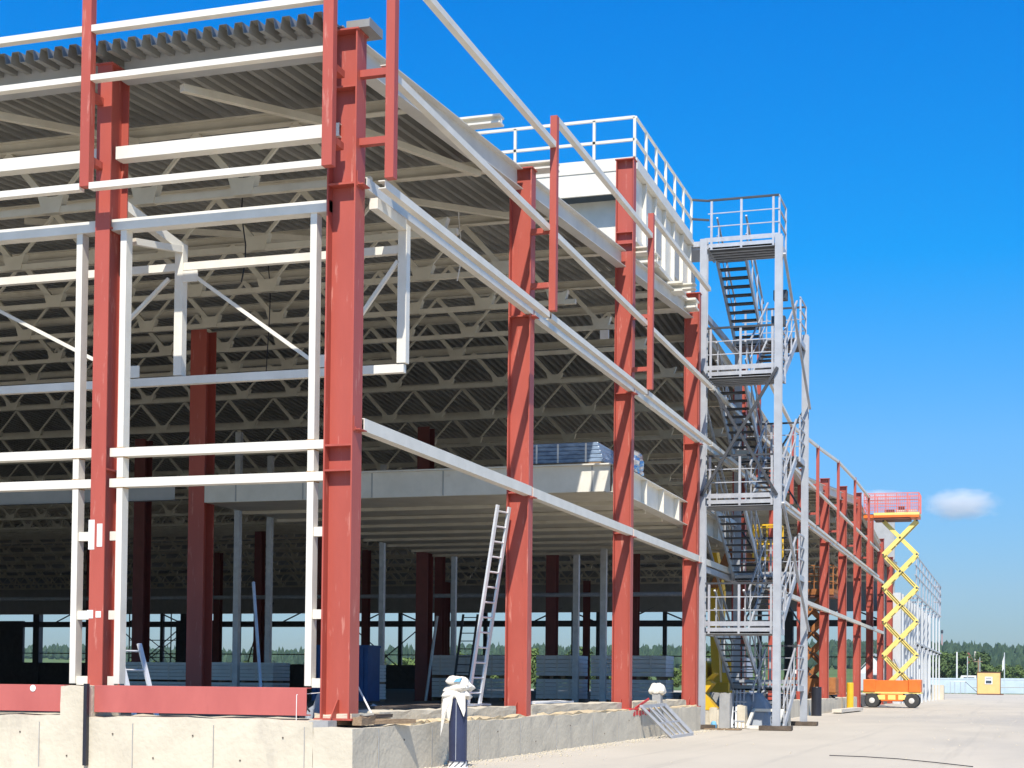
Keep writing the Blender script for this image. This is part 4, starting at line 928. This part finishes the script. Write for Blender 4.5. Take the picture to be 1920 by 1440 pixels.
def ftree(x_,y_,h,w):
    z = terr(x_,y_)-1; n = 6; i = len(f.v); con = r_.random() < .5
    prof = [(.5,.0),(1.0,.25),(.62 if con else .95,.6),(.28 if con else .6,.85)]
    for rr,t in prof:
        for k in range(n):
            a = 6.283*k/n+r_.uniform(-.3,.3); q = w*rr*r_.uniform(.7,1.3); f.v.append((x_+q*math.cos(a),y_+q*math.sin(a),z+h*t+r_.uniform(-.06,.06)*h))
    f.v.append((x_,y_,z+h*(1.05 if con else .97)))
    for j in range(3):
        for k in range(n): f.f.append((i+j*n+k,i+j*n+(k+1)%n,i+(j+1)*n+(k+1)%n,i+(j+1)*n+k))
    for k in range(n): f.f.append((i+3*n+k,i+3*n+(k+1)%n,i+4*n))
for row in range(26):
    X = 1000+row*19
    y0 = -40-row; y1 = (X+18)*.70 if row > 10 else (X+18)*.62
    Y = y0
    while Y < y1:
        dens = 6.5 if Y < 300 else 11
        ftree(X+r_.uniform(-10,10),Y,r_.uniform(9,16),r_.uniform(2.4,3.9)); Y += dens*r_.uniform(.6,1.4)
tag(f.build('forest','forest'), 'far wooded ridge of mixed dark trees', 'forest', kind='stuff')

# ------------------------------------------------------------------ clouds
cm = bpy.data.materials.new('cloud'); cm.use_nodes = True; nt = cm.node_tree; nt.nodes.clear()
out = nt.nodes.new('ShaderNodeOutputMaterial'); vol = nt.nodes.new('ShaderNodeVolumePrincipled'); vol.inputs['Color'].default_value = (1,1,1,1); vol.inputs['Anisotropy'].default_value = -.2
tc = nt.nodes.new('ShaderNodeTexCoord'); ns = nt.nodes.new('ShaderNodeTexNoise'); ns.inputs['Scale'].default_value = 3.0; ns.inputs['Detail'].default_value = 7; ns.inputs['Roughness'].default_value = .62
ln = nt.nodes.new('ShaderNodeVectorMath'); ln.operation = 'LENGTH'
nt.links.new(tc.outputs['Object'], ns.inputs['Vector']); nt.links.new(tc.outputs['Object'], ln.inputs[0])
m1 = nt.nodes.new('ShaderNodeMath'); m1.operation = 'MULTIPLY_ADD'; m1.inputs[1].default_value = -1.0; m1.inputs[2].default_value = .34
nt.links.new(ln.outputs['Value'], m1.inputs[0])
m2 = nt.nodes.new('ShaderNodeMath'); m2.operation = 'ADD'; nt.links.new(m1.outputs[0], m2.inputs[0]); nt.links.new(ns.outputs['Fac'], m2.inputs[1])
mr = nt.nodes.new('ShaderNodeMapRange'); mr.inputs['From Min'].default_value = .0; mr.inputs['From Max'].default_value = .45; mr.inputs['To Max'].default_value = .024
nt.links.new(m2.outputs[0], mr.inputs['Value']); nt.links.new(mr.outputs['Result'], vol.inputs['Density']); nt.links.new(vol.outputs[0], out.inputs['Volume'])
M['cloud'] = cm
for k,(c,s_,lab) in enumerate((((3000,94,338),(55,84,38),'small white cloud low in the sky right of the lift'),((3000,245,354),(45,70,20),'faint thin cloud behind the lift platform'))):
    b = MB(); b.lathe((0,0,0),[(.02,-1),(.38,-.92),(.71,-.71),(.92,-.38),(1,0),(.92,.38),(.71,.71),(.38,.92),(.02,1)],20)
    o = tag(b.build('cloud','cloud'), lab, 'cloud'); o.location = c; o.scale = s_

hz = bpy.data.materials.new('haze'); hz.use_nodes = True; nt = hz.node_tree; nt.nodes.clear()
out = nt.nodes.new('ShaderNodeOutputMaterial'); vol = nt.nodes.new('ShaderNodeVolumePrincipled'); vol.inputs['Color'].default_value = (.70,.86,1,1); vol.inputs['Density'].default_value = .00008; vol.inputs['Anisotropy'].default_value = .2
nt.links.new(vol.outputs[0], out.inputs['Volume']); M['haze'] = hz
b = MB(); b.box(-420,-1200,-1.5,2000,1600,90); b.build('haze','haze')['kind'] = 'stuff'
# ------------------------------------------------------------------ light, sky, camera
EL, AZ = 50.0, 16.5            # sun height; it stands behind the camera, AZ degrees to the yard side of the X axis
d = Vector((-math.cos(R(EL))*math.cos(R(AZ)), -math.cos(R(EL))*math.sin(R(AZ)), math.sin(R(EL))))   # towards the sun
sun = bpy.data.lights.new('sun','SUN'); sun.energy = 4.6; sun.angle = R(.53); sun.color = (1,.93,.82)
so = bpy.data.objects.new('sun', sun); COL.objects.link(so); so.rotation_euler = (-d).to_track_quat('-Z','Y').to_euler()
w = bpy.data.worlds.new('World'); scene.world = w; w.use_nodes = True; nt = w.node_tree
bg = nt.nodes['Background']; sky = nt.nodes.new('ShaderNodeTexSky'); sky.sky_type = 'NISHITA'; sky.sun_disc = False
sky.sun_elevation = R(EL); sky.sun_rotation = math.atan2(d.x, d.y); sky.air_density = 1.0; sky.dust_density = .6; sky.ozone_density = 3.0; sky.altitude = 100
tc = nt.nodes.new('ShaderNodeTexCoord'); sx = nt.nodes.new('ShaderNodeSeparateXYZ'); nt.links.new(tc.outputs['Generated'], sx.inputs[0])
rp = nt.nodes.new('ShaderNodeValToRGB'); nt.links.new(sx.outputs['Z'], rp.inputs['Fac'])
els = rp.color_ramp.elements
TINT = [(0.0,(.36,.45,.58)),(.06,(.40,.53,.70)),(.15,(.33,.66,.92)),(.26,(.03,.70,1.15)),(.40,(.0,.68,1.32)),(.62,(.55,.80,1.1)),(1.0,(.85,.92,1.02))]
els[0].position, els[0].color = TINT[0][0], (*TINT[0][1],1); els[1].position, els[1].color = TINT[-1][0], (*TINT[-1][1],1)
for p_, c_ in TINT[1:-1]: q = els.new(p_); q.color = (*c_,1)
mx = nt.nodes.new('ShaderNodeMix'); mx.data_type = 'RGBA'; mx.blend_type = 'MULTIPLY'; mx.inputs['Factor'].default_value = 1
nt.links.new(sky.outputs[0], mx.inputs['A']); nt.links.new(rp.outputs['Color'], mx.inputs['B']); nt.links.new(mx.outputs['Result'], bg.inputs['Color']); bg.inputs['Strength'].default_value = .12
cam = bpy.data.cameras.new('camera'); co = bpy.data.objects.new('camera', cam); COL.objects.link(co); scene.camera = co
yaw, pitch, roll = R(17.872), R(1.472), R(.583)
F = Vector((math.cos(pitch)*math.cos(yaw), math.cos(pitch)*math.sin(yaw), math.sin(pitch)))
R0 = Vector((math.sin(yaw), -math.cos(yaw), 0)); U0 = R0.cross(F)
RR = R0*math.cos(roll)+U0*math.sin(roll); UU = -R0*math.sin(roll)+U0*math.cos(roll)
mw = Matrix(((RR.x,UU.x,-F.x,-18.398),(RR.y,UU.y,-F.y,-8.038),(RR.z,UU.z,-F.z,1.211),(0,0,0,1)))
co.matrix_world = mw
cam.sensor_width = 36; cam.lens = 2944.7/1920*36; cam.shift_y = (1202.6-720)/1920; cam.clip_start = .1; cam.clip_end = 20000
scene.view_settings.view_transform = 'Standard'; scene.view_settings.look = 'None'; scene.view_settings.exposure = .42; scene.view_settings.gamma = 1
scene.cycles.max_bounces = 8; scene.cycles.diffuse_bounces = 3; scene.cycles.volume_bounces = 4; scene.cycles.use_denoising = True
